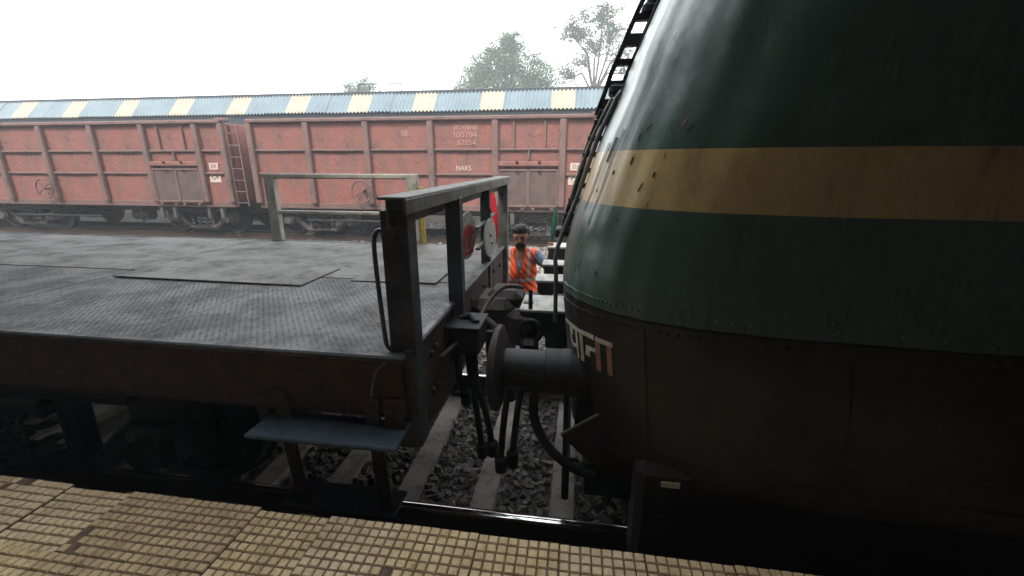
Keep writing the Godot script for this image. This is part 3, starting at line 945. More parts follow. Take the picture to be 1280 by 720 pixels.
func flat_wagon():
	var o3 := Vector3(-.70, 0, -2.8915)
	var w := thing("flat_wagon", "flat wagon with grey tread plate deck and steel end railing, left of the gap", "flat wagon", o3)
	# everything below is local: x 0 at the headstock (deck runs to -13), z 0 at the track centre, near side +1.29
	var dt := 1.20
	# deck plates: near strip of chequer plate, dusty plates beyond
	var zn := 1.27
	var zm := .10
	var zf := -1.29
	for i in 10:
		var xa := -.02 - i * 1.33
		var p := G.new(); p.box(Vector3(xa - .66, dt - .006 - .002 * (i % 2), (zn + zm) * .5), Vector3(1.318, .012, zn - zm - .01), .003)
		var pl := obj("deck_plate", p, M.deck_steel, w)
		if i < 5: tread(pl, xa - 1.30, xa - .02, zm + .02, zn - .02, dt - .0005 - .002 * (i % 2), .034, M.deck_steel)
		var q := G.new(); q.box(Vector3(xa - .66, dt - .007 + .002 * ((i + 1) % 2), (zm + zf) * .5), Vector3(1.322 , .014, zm - zf - .012), .004)
		obj("deck_plate", q, M.dusty_steel, w)
	# loose overlay plate lifted at its edge
	var ov := G.new(); ov.box(Vector3(-.52, dt + .012, -.14), Vector3(.62, .012, .62), .003, Transform3D(Basis(Vector3(0, 0, 1), .012), Vector3.ZERO))
	var ovp := obj("deck_plate", ov, M.dusty_steel, w); ovp.set_meta("label", "loose plate lying on the deck")
	var ov2 := G.new(); ov2.box(Vector3(-1.85, dt + .008, .12), Vector3(1.5, .010, .5), .003, Transform3D(Basis(Vector3(0, 1, 0), -.02), Vector3.ZERO))
	obj("deck_plate", ov2, M.dusty_steel, w)
	# side sill (near and far) and edge strip
	for s in [1.0, -1.0]:
		var e := G.new(); e.box(Vector3(-6.6, dt - .01, 1.28 * s), Vector3(13.2, .03, .05), .008)
		obj("edge_strip", e, M.deck_steel, w)
		var sl := G.new(); sl.box(Vector3(-6.6, dt - .16, 1.27 * s), Vector3(13.15, .265, .03), .006)
		sl.box(Vector3(-6.6, dt - .30, 1.23 * s), Vector3(13.15, .02, .11), .006)
		obj("side_sill", sl, M.rust_brown, w)
	# headstock with bolts
	var h := G.new()
	h.box(Vector3(-.012, .94, 0), Vector3(.03, .47, 2.46), .008)
	h.box(Vector3(-.05, .715, 0), Vector3(.12, .022, 2.46), .006)
	var hs := obj("headstock", h, M.rust_brown, w)
	for z in [.98, .9, .62, .52, .1, -.3, -.7, -1.0]:
		for y in [1.08, .86]:
			var hb := G.new()
			bolt(hb, Vector3(.004, y + rng.randf_range(-.02, .02), z), Vector3.RIGHT)
			obj("bolt_head", hb, M.casting, hs)
	var lip := G.new(); lip.bar(Vector3(.0, dt + .004, -1.26), Vector3(.0, dt + .004, 1.26), .045, .03, .008)
	obj("edge_strip", lip, M.grimy_post, w)
	# end railing
	var posts := [[1.235, .72, .115, .10, -.005], [.56, .98, .085, .07, .045], [-.51, .9, .075, .065, .0], [-1.24, .75, .09, .07, .02]]
	for i in 4:
		var q = posts[i]
		var g := G.new()
		var top := 1.815
		# channel section: a web and two flanges
		g.box(Vector3(q[4] - .02, (top + q[1]) * .5, q[0]), Vector3(q[2], top - q[1], .012), .003)
		g.box(Vector3(q[4] - .02 + q[2] * .5 - .006, (top + q[1]) * .5, q[0] - q[3] * .45), Vector3(.012, top - q[1], q[3] * .9), .003)
		g.box(Vector3(q[4] - .02 - q[2] * .5 + .006, (top + q[1]) * .5, q[0] - q[3] * .45), Vector3(.012, top - q[1], q[3] * .9), .003)
		var rp := obj("railing_post", g, M.grey_post if i == 3 else M.grimy_post, w)
		for yy in [top - .05, top - .11, 1.12, 1.04]:
			var bo := G.new()
			bolt(bo, Vector3(q[4] - .02 + rng.randf_range(-.015, .015), yy, q[0] + .006), Vector3.BACK, .012)
			obj("bolt_head", bo, M.casting, rp)
	var tr := G.new()
	tr.box(Vector3(.0, 1.868, 0), Vector3(.115, .012, 2.62), .004)
	tr.box(Vector3(.055, 1.835, 0), Vector3(.010, .06, 2.62), .003)
	obj("top_rail", tr, M.grey_post, w)
	var tr2 := G.new(); tr2.box(Vector3(-.045, 1.80, 0), Vector3(.012, .12, 2.50), .003)
	obj("top_rail", tr2, M.grey_post, w)
	for y in [1.58, 1.42]:
		var b := G.new(); b.bar(Vector3(-.04, y - .06, -.30), Vector3(.0, y, -.78), .035, .02)
		obj("board_bracket", b, M.grey_post, w)
	# pipe handle on the corner post, bent in at both ends
	var hp := G.new()
	hp.tube(hose([Vector3(-.05, 1.71, 1.23), Vector3(-.09, 1.735, 1.235), Vector3(-.115, 1.70, 1.238), Vector3(-.118, 1.60, 1.238), Vector3(-.113, 1.45, 1.238), Vector3(-.106, 1.30, 1.238), Vector3(-.10, 1.235, 1.238), Vector3(-.078, 1.208, 1.236), Vector3(-.045, 1.22, 1.23)]), .0105, 8)
	obj("hand_grip", hp, M.oiled_steel, w)
	# bracket box on the headstock with air hoses hanging from it
	var bb := G.new()
	bb.box(Vector3(.10, 1.04, .62), Vector3(.19, .16, .24), .014)
	bb.box(Vector3(.10, 1.125, .62), Vector3(.21, .012, .26), .004)
	bb.tube([Vector3(.06, 1.13, .6), Vector3(.12, 1.15, .6), Vector3(.17, 1.13, .66)], .02, 8)
	obj("bracket_box", bb, M.black_iron, w)
	for k in 4:
		var x: float = [.05, .10, .155, .20][k]
		var z: float = [.66, .60, .68, .45][k]
		var yb: float = [.70, .30, .38, .62][k]
		var g := G.new()
		g.tube(hose([Vector3(x, 1.0, z), Vector3(x + .015, .8, z + .03), Vector3(x + .035 + k * .02, (yb + .8) * .5, z + .05), Vector3(x + .06 + k * .025, yb, z + .06)]), .02 if k < 3 else .026, 8)
		g.lathe([Vector2(0, -.05), Vector2(.032, -.05), Vector2(.036, .03), Vector2(.02, .05)], Transform3D(Basis.IDENTITY, Vector3(x + .06 + k * .025, yb, z + .06)), 8)
		obj("air_hose", g, M.rubber, w)
	# far-side hose coupling (pale)
	var hc := G.new(); hc.tube(hose([Vector3(.02, 1.0, .25), Vector3(.12, 1.02, .30), Vector3(.22, .96, .34), Vector3(.25, .82, .36)]), .03, 8)
	hc.lathe([Vector2(.0, -.05), Vector2(.055, -.05), Vector2(.06, .04), Vector2(.03, .06)], Transform3D(Basis(Vector3(0, 0, 1), .6), Vector3(.23, .93, .33)), 10)
	obj("air_hose", hc, M.casting, w)
	# automatic coupler: shank, head with knuckle, operating bar
	var c := G.new()
	c.box(Vector3(-.05, .92, -.05), Vector3(.3, .24, .30), .03)
	c.box(Vector3(.15, .95, -.02), Vector3(.30, .30, .38), .06)
	c.box(Vector3(.22, 1.08, -.06), Vector3(.26, .12, .28), .05)
	c.box(Vector3(.38, .93, -.16), Vector3(.24, .28, .18), .06)
	c.box(Vector3(.36, .93, .18), Vector3(.18, .26, .13), .05)
	obj("coupler_head", c, M.casting, w)
	var ob := G.new()
	ob.tube(hose([Vector3(.03, 1.02, .9), Vector3(.12, 1.06, .5), Vector3(.16, 1.13, .25), Vector3(.24, 1.19, .12), Vector3(.36, 1.17, .05)]), .014, 8)
	obj("uncoupling_bar", ob, M.casting, w)
	# foot steps hanging from the near side
	var st := thing_part(w, "foot_step")
	var s1 := G.new(); s1.box(Vector3(-.36, .84, 1.335), Vector3(.70, .022, .21), .006)
	obj("tread_plate", s1, M.blue_step, st)
	var s2 := G.new(); s2.box(Vector3(-.44, .31, 1.17), Vector3(.62, .022, .18), .006)
	obj("tread_plate", s2, M.blue_step, st)
	var lg := G.new()
	for q in [[-.17, .31, .07], [-.62, .31, .07], [-.06, .83, .09]]:
		lg = G.new()
		lg.bar(Vector3(q[0], 1.0, 1.297), Vector3(q[0] - .01, q[1], 1.297 if q[1] > .5 else 1.23), q[2], .016, .004)
		obj("hanger", lg, M.rust_brown, st)
	var wr := G.new(); wr.tube(hose([Vector3(-.09, 1.165, 1.285), Vector3(-.13, 1.13, 1.295), Vector3(-.16, 1.04, 1.295), Vector3(-.165, 1.0, 1.292)]), .006, 6)
	obj("loose_wire", wr, M.grey_post, w)
	# underframe
	var cs := G.new()
	cs.box(Vector3(-6.5, .90, 0), Vector3(13, .4, .35), .02)
	for i in 9: cs.box(Vector3(-.9 - i * 1.45, 1.02, 0), Vector3(.1, .25, 2.4), .01)
	obj("underframe", cs, M.black_iron, w)
	bogie(w, -2.6, 0, 0, M.black_iron)
	bogie(w, -10.6, 0, 0, M.black_iron)
	# railing along the far side
	var fr := G.new()
	fr.box(Vector3(-1.68, 1.865, -1.30), Vector3(1.65, .05, .06), .01)
	fr.box(Vector3(-1.68, 1.50, -1.30), Vector3(1.65, .035, .05), .008)
	obj("side_rail", fr, M.pale_post, w)
	for x in [-.91, -2.45]:
		var p := G.new(); p.box(Vector3(x, 1.48, -1.30), Vector3(.11, .82, .07), .008)
		obj("side_post", p, M.pale_post, w)
	var yp := G.new(); yp.box(Vector3(-.828, 1.46, -1.30), Vector3(.04, .62, .04), .006)
	obj("side_post", yp, M.yellow_paint, w)
	# round boards hung on the end railing
	var face := Basis(Vector3(0, 0, -1), Vector3(1, 0, 0), Vector3(0, -1, 0))
	var lv := thing("round_board", "red centred round white marker board hung on the end railing", "marker board", Vector3(-.805, 1.47, -3.15))
	var rb := Basis(Vector3(0, 1, 0), -.10)
	for k in 1:
		var d := G.new(); d.lathe([Vector2(0, -.006), Vector2(.175, -.006), Vector2(.18, 0), Vector2(.175, .006), Vector2(0, .006)], Transform3D(rb * face, Vector3.ZERO), 28)
		obj("disc", d, M.board_white, lv)
		var rd := G.new(); rd.prism(PackedVector2Array([Vector2(-.10, -.145), Vector2(.10, -.145), Vector2(.13, -.06), Vector2(.13, .01), Vector2(.07, .07), Vector2(0, .085), Vector2(-.07, .07), Vector2(-.13, .01), Vector2(-.13, -.06)]), .007, .010, Transform3D(rb * Basis(Vector3(0, 0, -1), UP, Vector3(1, 0, 0)), Vector3.ZERO))
		obj("red_centre", rd, M.board_red, lv)
		var mk := G.new()
		var xf := Transform3D(rb * Basis(Vector3(0, 0, -1), UP, Vector3(1, 0, 0)), Vector3.ZERO)
		for q in [[-.075, .0, -.075, -.11], [-.085, -.105, -.02, -.105], [.01, .0, .045, -.11], [.045, -.11, .085, .0]]:
			mk.bar(xf * Vector3(q[0], q[1], .012), xf * Vector3(q[2], q[3], .012), .024, .004, 0)
		obj("white_letters", mk, M.board_white, lv)
	var gd := thing("round_board", "plain grey round marker board hung by a hook on the end railing", "marker board", Vector3(-.668, 1.43, -3.33))
	var d2 := G.new(); d2.lathe([Vector2(0, -.006), Vector2(.15, -.006), Vector2(.155, 0), Vector2(.15, .006), Vector2(0, .006)], Transform3D(rb * face, Vector3.ZERO), 28)
	obj("disc", d2, M.board_white, gd)
	var hk := G.new(); hk.tube(hose([Vector3(0, .14, 0), Vector3(.0, .2, .01), Vector3(.01, .24, .05), Vector3(.03, .2, .08)]), .008, 6)
	for q in [Vector3(.008, .02, .02), Vector3(.008, -.05, -.03)]: bolt(hk, q, Vector3.RIGHT, .01)
	obj("hook", hk, M.black_iron, gd)

func thing_part(parent: Node3D, called: String) -> Node3D:
	var o := Node3D.new()
	o.name = numbered(called, parent)
	parent.add_child(o, true)
	return o

# ---------------------------------------------------------------- locomotive
var prof_h := [.5, .95, 1.14, 1.32, 1.5, 1.72, 1.88, 2.06, 2.28, 2.55, 3.0, 3.5, 3.8]
var prof_x := [.02, -.01, -.03, -.05, -.054, -.012, .042, .098, .185, .28, .48, .73, .89]
var plan_z := [-2.89, -2.35, -2.1, -1.97, -1.86, -1.74, -1.64, -1.55, -1.49, -1.45]
var plan_x := [.0, .0, .008, .03, .085, .185, .34, .62, 1.2, 2.4]

func rake(h: float) -> float:
	if h <= prof_h[0]: return prof_x[0]
	for i in prof_h.size() - 1:
		if h <= prof_h[i + 1]:
			var t: float = (h - prof_h[i]) / (prof_h[i + 1] - prof_h[i])
			return cubic_interpolate(prof_x[i], prof_x[i + 1], prof_x[max(i - 1, 0)], prof_x[min(i + 2, prof_x.size() - 1)], t)
	return prof_x[-1]

# point on the near half of the nose: s runs 0 (middle of the front) to 9 (flank)
func nose(s: float, h: float, out := 0.0) -> Vector3:
	var p := nose0(s, h)
	if out != 0.0:
		var a := nose0(s + .02, h) - nose0(s - .02, h)
		var b := nose0(s, h + .01) - nose0(s, h - .01)
		var n := b.cross(a).normalized()
		if n.x > 0.2 or n.z < -.2: n = -n
		p += n * out
	return p

func nose0(s: float, h: float) -> Vector3:
	s = clamp(s, 0.0, 9.0)
	var i := int(min(floor(s), 8))
	var t := s - i
	var i0: int = max(i - 1, 0)
	var i2: int = min(i + 2, 9)
	var x := cubic_interpolate(plan_x[i], plan_x[i + 1], plan_x[i0], plan_x[i2], t)
	var z := cubic_interpolate(plan_z[i], plan_z[i + 1], plan_z[i0], plan_z[i2], t)
	var inw := 0.0
	if h > 3.0: inw = pow((h - 3.0) / .9, 2) * .35
	var dent := .0035 * sin(s * 3.7 + h * 5.1) * sin(h * 7.3 - s * 1.9) + .002 * sin(s * 9.0 + h * 3.0)
	z += dent; x -= dent * .6
	return Vector3(x + rake(h), h, z - inw * clamp((z + 2.6) / .8, 0.0, 1.0))

func mirror(p: Vector3) -> Vector3:
	return Vector3(p.x, p.y, -5.78 - p.z)

func hood(h0: float, h1: float, n: int) -> G:
	var rows := []
	for i in n + 1:
		var h: float = lerp(h0, h1, float(i) / n)
		var line := []
		line.append(Vector3(11, h, mirror(nose(9, h)).z))
		for k in range(54, 0, -1): line.append(mirror(nose(k / 6.0, h)))
		for k in 55: line.append(nose(k / 6.0, h))
		line.append(Vector3(11, h, nose(9, h).z))
		rows.append(line)
	var g := G.new()
	g.grid(rows, false)
	return g

func ribbon(called: String, parent: Node, m, s0: float, h0: float, s1: float, h1: float, w: float, out := .004):
	# a flat stripe along the nose's surface (for slots and letters)
	var rows := [[], [], []]
	var n := 6
	var d := Vector2(s1 - s0, h1 - h0)
	for i in n + 1:
		var t := float(i) / n
		var s: float = lerp(s0, s1, t)
		var h: float = lerp(h0, h1, t)
		var c := nose(s, h, out)
		var along := (nose(s0 + d.x * (t + .01), h0 + d.y * (t + .01), out) - c).normalized()
		var a := nose(s + .02, h) - nose(s - .02, h)
		var b := nose(s, h + .01) - nose(s, h - .01)
		var nn := b.cross(a).normalized()
		if nn.x > .2 or nn.z < -.2: nn = -nn
		var side := along.cross(nn).normalized() * w * .5
		rows[0].append(c - side); rows[1].append(c); rows[2].append(c + side)
	var g := G.new()
	g.grid(rows)
	return obj(called, g, m, parent)

func locomotive():
	var l := thing("locomotive", "dark green locomotive with a dull yellow band and rounded nose, right of the gap", "locomotive")
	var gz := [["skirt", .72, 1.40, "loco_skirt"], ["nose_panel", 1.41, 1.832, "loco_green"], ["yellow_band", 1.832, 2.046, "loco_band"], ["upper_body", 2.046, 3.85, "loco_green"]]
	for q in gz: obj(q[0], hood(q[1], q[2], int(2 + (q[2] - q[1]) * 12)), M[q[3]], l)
	var seam := G.new(); seam = hood(1.395, 1.415, 1)
	var sm := obj("seam", seam, M.black_iron, l); sm.position = Vector3(.006, 0, -.004)
	var rf := G.new(); rf.box(Vector3(6.2, 3.86, -2.89), Vector3(9.6, .1, 2.2), .04)
	obj("roof", rf, M.loco_skirt, l)
	# solid inside so that no light comes through from behind
	var core := G.new(); core.box(Vector3(6.4, 2.2, -2.89), Vector3(9.2, 3.0, 2.4), .02)
	obj("frame", core, M.black_iron, l)
	# worn white lettering round the nose skirt: ya-aa-na-aa
	var L := func(s0, h0, s1, h1, w, rusty := false): ribbon("letter_stroke", l, M.letter_rust if rusty else M.letter_white, s0, h0, s1, h1, w, .003)
	var tb := 1.265
	var bb := 1.12
	L.call(2.7, tb, 5.26, tb, .022)
	L.call(3.30, tb - .01, 3.25, 1.2, .019); L.call(3.25, 1.2, 3.42, 1.165, .02); L.call(3.42, 1.165, 3.72, 1.18, .02); L.call(3.45, 1.22, 3.40, tb - .01, .012)
	L.call(3.78, tb - .01, 3.78, bb, .020); L.call(4.06, tb - .01, 4.06, bb, .022)
	L.call(4.25, 1.2, 4.72, 1.21, .02); L.call(4.36, 1.2, 4.30, 1.16, .032)
	L.call(4.78, tb - .01, 4.78, bb, .026, true); L.call(5.14, tb - .01, 5.14, bb, .026, true)
	# slots in the raked face and chips in the paint
	for q in [[2.9, 1.80, 2.9, 2.08, .016], [3.6, 1.74, 3.55, 2.13, .010], [3.3, 2.0, 3.3, 2.10, .016]]:
		ribbon("ventilation_slot", l, M.black_iron, q[0], q[1], q[2], q[3], q[4])
	var r := RandomNumberGenerator.new(); r.seed = 77
	for i in 22:
		var s := r.randf_range(3.2, 5.6)
		var h := r.randf_range(1.45, 2.3)
		ribbon("paint_chip", l, M.black_iron if i % 3 else M.letter_rust, s, h, s + r.randf_range(-.05, .06), h + r.randf_range(.006, .04), r.randf_range(.003, .009), .002)
	var rivet := G.new()
	rivet.lathe([Vector2(.0085, -.002), Vector2(.0075, .004), Vector2(.004, .006), Vector2(0, .0065)], Transform3D.IDENTITY, 6)
	var rivm := rivet.mesh()
	for q in [[1.37, "loco_skirt"], [1.445, "loco_green"]]:
		for i in 44:
			var s := 2.6 + i * .13
			var c := nose(s, q[0])
			var a := nose(s, q[0], .01) - c
			var yy := a.normalized()
			var xx := yy.cross(UP).normalized()
			obj("rivet", rivm, M[q[1]], l, Transform3D(Basis(xx, yy, xx.cross(yy)), c))
	for q in [[5.9, .76, 1.37], [6.9, .76, 1.37], [7.8, .76, 1.37]]:
		ribbon("skirt_joint", l, M.loco_skirt, q[0], q[1], q[0], q[2], .045, .006)
	ribbon("skirt_bead", l, M.loco_skirt, 4.4, .80, 9.0, .80, .035, .006)
	# perforated bracket strip running up the raked front
	var lad := G.new()
	var pts := []
	for i in 15: pts.append(2.24 + i * .10)
	for i in 14:
		var a := Vector3(rake(pts[i]) - .085, pts[i], -2.50)
		var b := Vector3(rake(pts[i + 1]) - .085, pts[i + 1], -2.50)
		for dz in [[-.0, .022], [.082, .022]]:
			lad.bar(a + Vector3(dz[0], 0, 0), b + Vector3(dz[0], 0, 0), .024, .05, .003, Vector3.BACK)
		lad.bar(a.lerp(b, .5) + Vector3(-.005, 0, 0), a.lerp(b, .5) + Vector3(.09, 0, 0), .03 if i % 3 else .055, .05, .004, Vector3.BACK)
	obj("perforated_strip", lad, M.loco_skirt, l)
	var ch := G.new()
	var low := []
	for i in 9: low.append(Vector3(rake(1.62 + i * .08) - .035 - .03 * i / 8.0, 1.62 + i * .08, -2.46))
	for i in 8:
		ch.bar(low[i], low[i + 1], .03, .06, .003, Vector3.BACK)
		ch.bar(low[i] + Vector3(.062, 0, .02), low[i + 1] + Vector3(.062, 0, .02), .018, .05, .002, Vector3.BACK)
		ch.bar(low[i] + Vector3(-.01, .02, .015), low[i] + Vector3(.07, .02, .02), .026, .05, .003, Vector3.BACK)
	obj("channel_strip", ch, M.loco_skirt, l)
	for h in [2.24, 2.36, 2.72, 2.78, 3.1]:
		var b := G.new(); b.box(Vector3(rake(h) - .0, h, -2.52), Vector3(.13, .05, .14), .012)
		obj("clamp", b, M.black_iron, l)
	# hand rails and conduits down the raked front
	for k in 2:
		var hr := G.new()
		hr.tube(hose([Vector3(.20, 2.34, -2.38), Vector3(.178, 2.31, -2.40), Vector3(.14, 2.226, -2.40), Vector3(.098, 2.131, -2.40), Vector3(.034, 1.931, -2.40), Vector3(-.003, 1.805, -2.40), Vector3(-.10, 1.53, -2.40), Vector3(-.10, 1.377, -2.40), Vector3(-.097, 1.10, -2.40)] if k == 0 else [Vector3(.156, 2.313, -2.42), Vector3(.07, 2.131, -2.42), Vector3(0.0, 1.931, -2.42), Vector3(-.03, 1.805, -2.42), Vector3(-.02, 1.76, -2.43)]), .0125 if k == 0 else .009, 8)
		obj("hand_rail", hr, M.pipe_grey, l)
	for k in 3:
		var cb := G.new()
		cb.tube(hose([Vector3(.52 - k * .02, 3.0, -2.44 + k * .03), Vector3(.38 - k * .02, 2.72, -2.44 + k * .03), Vector3(.27 - k * .012, 2.45, -2.43 + k * .02), Vector3(.21 - k * .012, 2.30, -2.42 + k * .02)]), .011, 6)
		obj("conduit", cb, M.oiled_steel if k == 1 else M.rubber, l)
	var jb := G.new(); jb.box(Vector3(-.06, 1.60, -2.62), Vector3(.12, .05, .14), .01); jb.box(Vector3(-.02, 1.68, -2.6), Vector3(.06, .14, .08), .01)
	obj("junction_box", jb, M.black_iron, l)
	# four chequered foot plates along the front, above the coupler
	for q in [[1.075, -2.83, .31, .34, true], [1.10, -3.42, .27, .22, false], [1.13, -3.85, .25, .20, false], [1.19, -4.40, .24, .24, false]]:
		var g := G.new(); g.box(Vector3(-.035 - q[2] * .5, q[0] - .01, q[1]), Vector3(q[2], .02, q[3]), .004)
		var fp := obj("foot_plate", g, M.plate_white, l)
		tread(fp, -.035 - q[2] + .02, -.045, q[1] - q[3] * .5 + .02, q[1] + q[3] * .5 - .02, q[0] - .0005, .04, M.plate_white)
		var rs := G.new(); rs.box(Vector3(-.03 - q[2] * .47, q[0] - .08, q[1] + q[3] * .5 - .008), Vector3(q[2] * .94, .12, .012), .003)
		obj("riser", rs, M.black_iron, fp)
	# buffer beam, side buffer with its shank
	var bm := G.new(); bm.box(Vector3(.12, .86, -2.89), Vector3(.18, .46, 1.6), .02)
	obj("buffer_beam", bm, M.loco_skirt, l)
	for zc in [-1.955]:
		var bf := G.new()
		var xf := Transform3D(Basis(Vector3(0, 1, 0), Vector3(-1, 0, 0), Vector3(0, 0, 1)), Vector3(0, 1.005, zc))
		bf.lathe([Vector2(0, .405), Vector2(.08, .402), Vector2(.15, .392), Vector2(.205, .375), Vector2(.215, .362), Vector2(.215, .345), Vector2(.20, .338), Vector2(.09, .325), Vector2(.085, .22)], xf, 32)
		var bo := obj("buffer", bf, M.casting, l)
		var sk := G.new(); sk.lathe([Vector2(.09, .33), Vector2(.10, .32), Vector2(.10, .12), Vector2(.112, .115), Vector2(.112, .04), Vector2(.12, .0), Vector2(.12, -.2)], xf, 28)
		obj("buffer_casing", sk, M.black_iron, bo)
	# coupler on the loco side, with its lifting rod and rings
	var cp := G.new()
	cp.box(Vector3(-.16, .92, -2.98), Vector3(.34, .26, .24), .05)
	cp.box(Vector3(-.30, .94, -2.80), Vector3(.16, .28, .14), .05)
	cp.box(Vector3(-.05, .92, -2.89), Vector3(.25, .3, .4), .03)
	obj("coupler_head", cp, M.black_iron, l)
	var rd := G.new()
	rd.tube([Vector3(-.275, 1.20, -2.70), Vector3(-.27, .93, -2.66)], .014, 8)
	var ring := []
	for i in 25: ring.append(Vector3(-.265 + cos(TAU * i / 24) * .065, .94 + sin(TAU * i / 24) * .075, -2.62))
	rd.tube(ring, .018, 8, 1.0, false)
	rd.box(Vector3(-.27, .84, -2.60), Vector3(.12, .12, .1), .03)
	obj("lifting_rod", rd, M.black_iron, l)
	# hanging hoses on the loco
	for k in 3:
		var g := G.new()
		if k == 0: g.tube(hose([Vector3(-.17, .90, -1.98), Vector3(-.17, .78, -1.90), Vector3(-.10, .66, -1.84), Vector3(.02, .58, -1.80), Vector3(.14, .55, -1.78)]), .024, 8)
		else:
			var x := -.30 + (k - 1) * -.07
			g.tube(hose([Vector3(x + .05, .92, -2.25), Vector3(x + .02, .7, -2.18), Vector3(x, .5, -2.14), Vector3(x - .01, .40 - k * .05, -2.12)]), .02, 8)
			g.lathe([Vector2(0, -.05), Vector2(.034, -.05), Vector2(.038, .03), Vector2(.02, .05)], Transform3D(Basis.IDENTITY, Vector3(x - .01, .40 - k * .05, -2.12)), 8)
		obj("air_hose", g, M.rubber, l)
	# rail guard rod, wedge plate and life guard on the near corner
	var rg := G.new()
	for x in [-.01, .045]: rg.tube([Vector3(x, .96, -1.93), Vector3(x + .004, .30 if x < 0 else .6, -1.93)], .014, 8)
	rg.tube([Vector3(-.03, .52, -1.93), Vector3(.06, .52, -1.93)], .012, 6)
	obj("cock_rod", rg, M.black_iron, l)
	var wd := G.new()
	wd.prism(PackedVector2Array([Vector2(-.03, .76), Vector2(.16, .90), Vector2(.30, .88), Vector2(.34, .50), Vector2(.12, .62)]), -1.80, -1.78)
	obj("guard_plate", wd, M.rust_brown, l)
	var we := G.new(); we.tube([Vector3(-.03, .765, -1.785), Vector3(.16, .905, -1.785)], .006, 6)
	obj("plate_edge", we, M.bright_edge, l)
	var sb := G.new(); sb.box(Vector3(2.3, .50, -1.66), Vector3(4.0, .56, .18), .03)
	obj("side_valance", sb, M.loco_skirt, l)
	var lb := G.new(); lb.box(Vector3(.43, .72, -1.566), Vector3(.075, .024, .006), 0)
	obj("small_plate", lb, M.letter_white, l)
	# bogie behind it
	var bg := G.new(); bg.box(Vector3(4.2, .62, -1.72), Vector3(5.6, .5, .16), .03); bg.box(Vector3(4.2, .62, -4.06), Vector3(5.6, .5, .16), .03)
	obj("bogie_frame", bg, M.black_iron, l)
	for x in [1.9, 3.9, 5.9]: wheelset("wheelset", l, Vector3(x, .55, -2.8915), .55, M.black_iron)
	var br := G.new(); br.bar(Vector3(.0, .30, -2.0), Vector3(.0, .30, -3.8), .04, .22, .01)
	br.bar(Vector3(.25, .34, -2.0), Vector3(.25, .34, -3.8), .3, .2, .01)
	obj("cattle_guard", br, M.black_iron, l)
	# side: door seam, hand rail, underbody louvres (right of the nose)
	var dr := G.new()
	for x in [1.62, 2.35]: dr.box(Vector3(x, 2.15, nose(9, 2.15).z - .02), Vector3(.02, 1.8, .2), .004)
	obj("door_seam", dr, M.black_iron, l)

# ---------------------------------------------------------------- signed distance body
func seg_d(p: Vector3, b: Array) -> float:
	var a: Vector3 = b[0]
	var ab: Vector3 = b[1] - a
	var t: float = clamp((p - a).dot(ab) / max(ab.length_squared(), 1e-9), 0.0, 1.0)
	return p.distance_to(a + ab * t) - lerp(b[2], b[3], t)

func blend(bones: Array, k: float) -> Callable:
	return func(p: Vector3) -> float:
		var d := 1e3
		for b in bones:
			var e := seg_d(p, b)
			var h: float = clamp(.5 + .5 * (d - e) / k, 0.0, 1.0)
			d = lerp(d, e, h) - k * h * (1.0 - h)
		return d

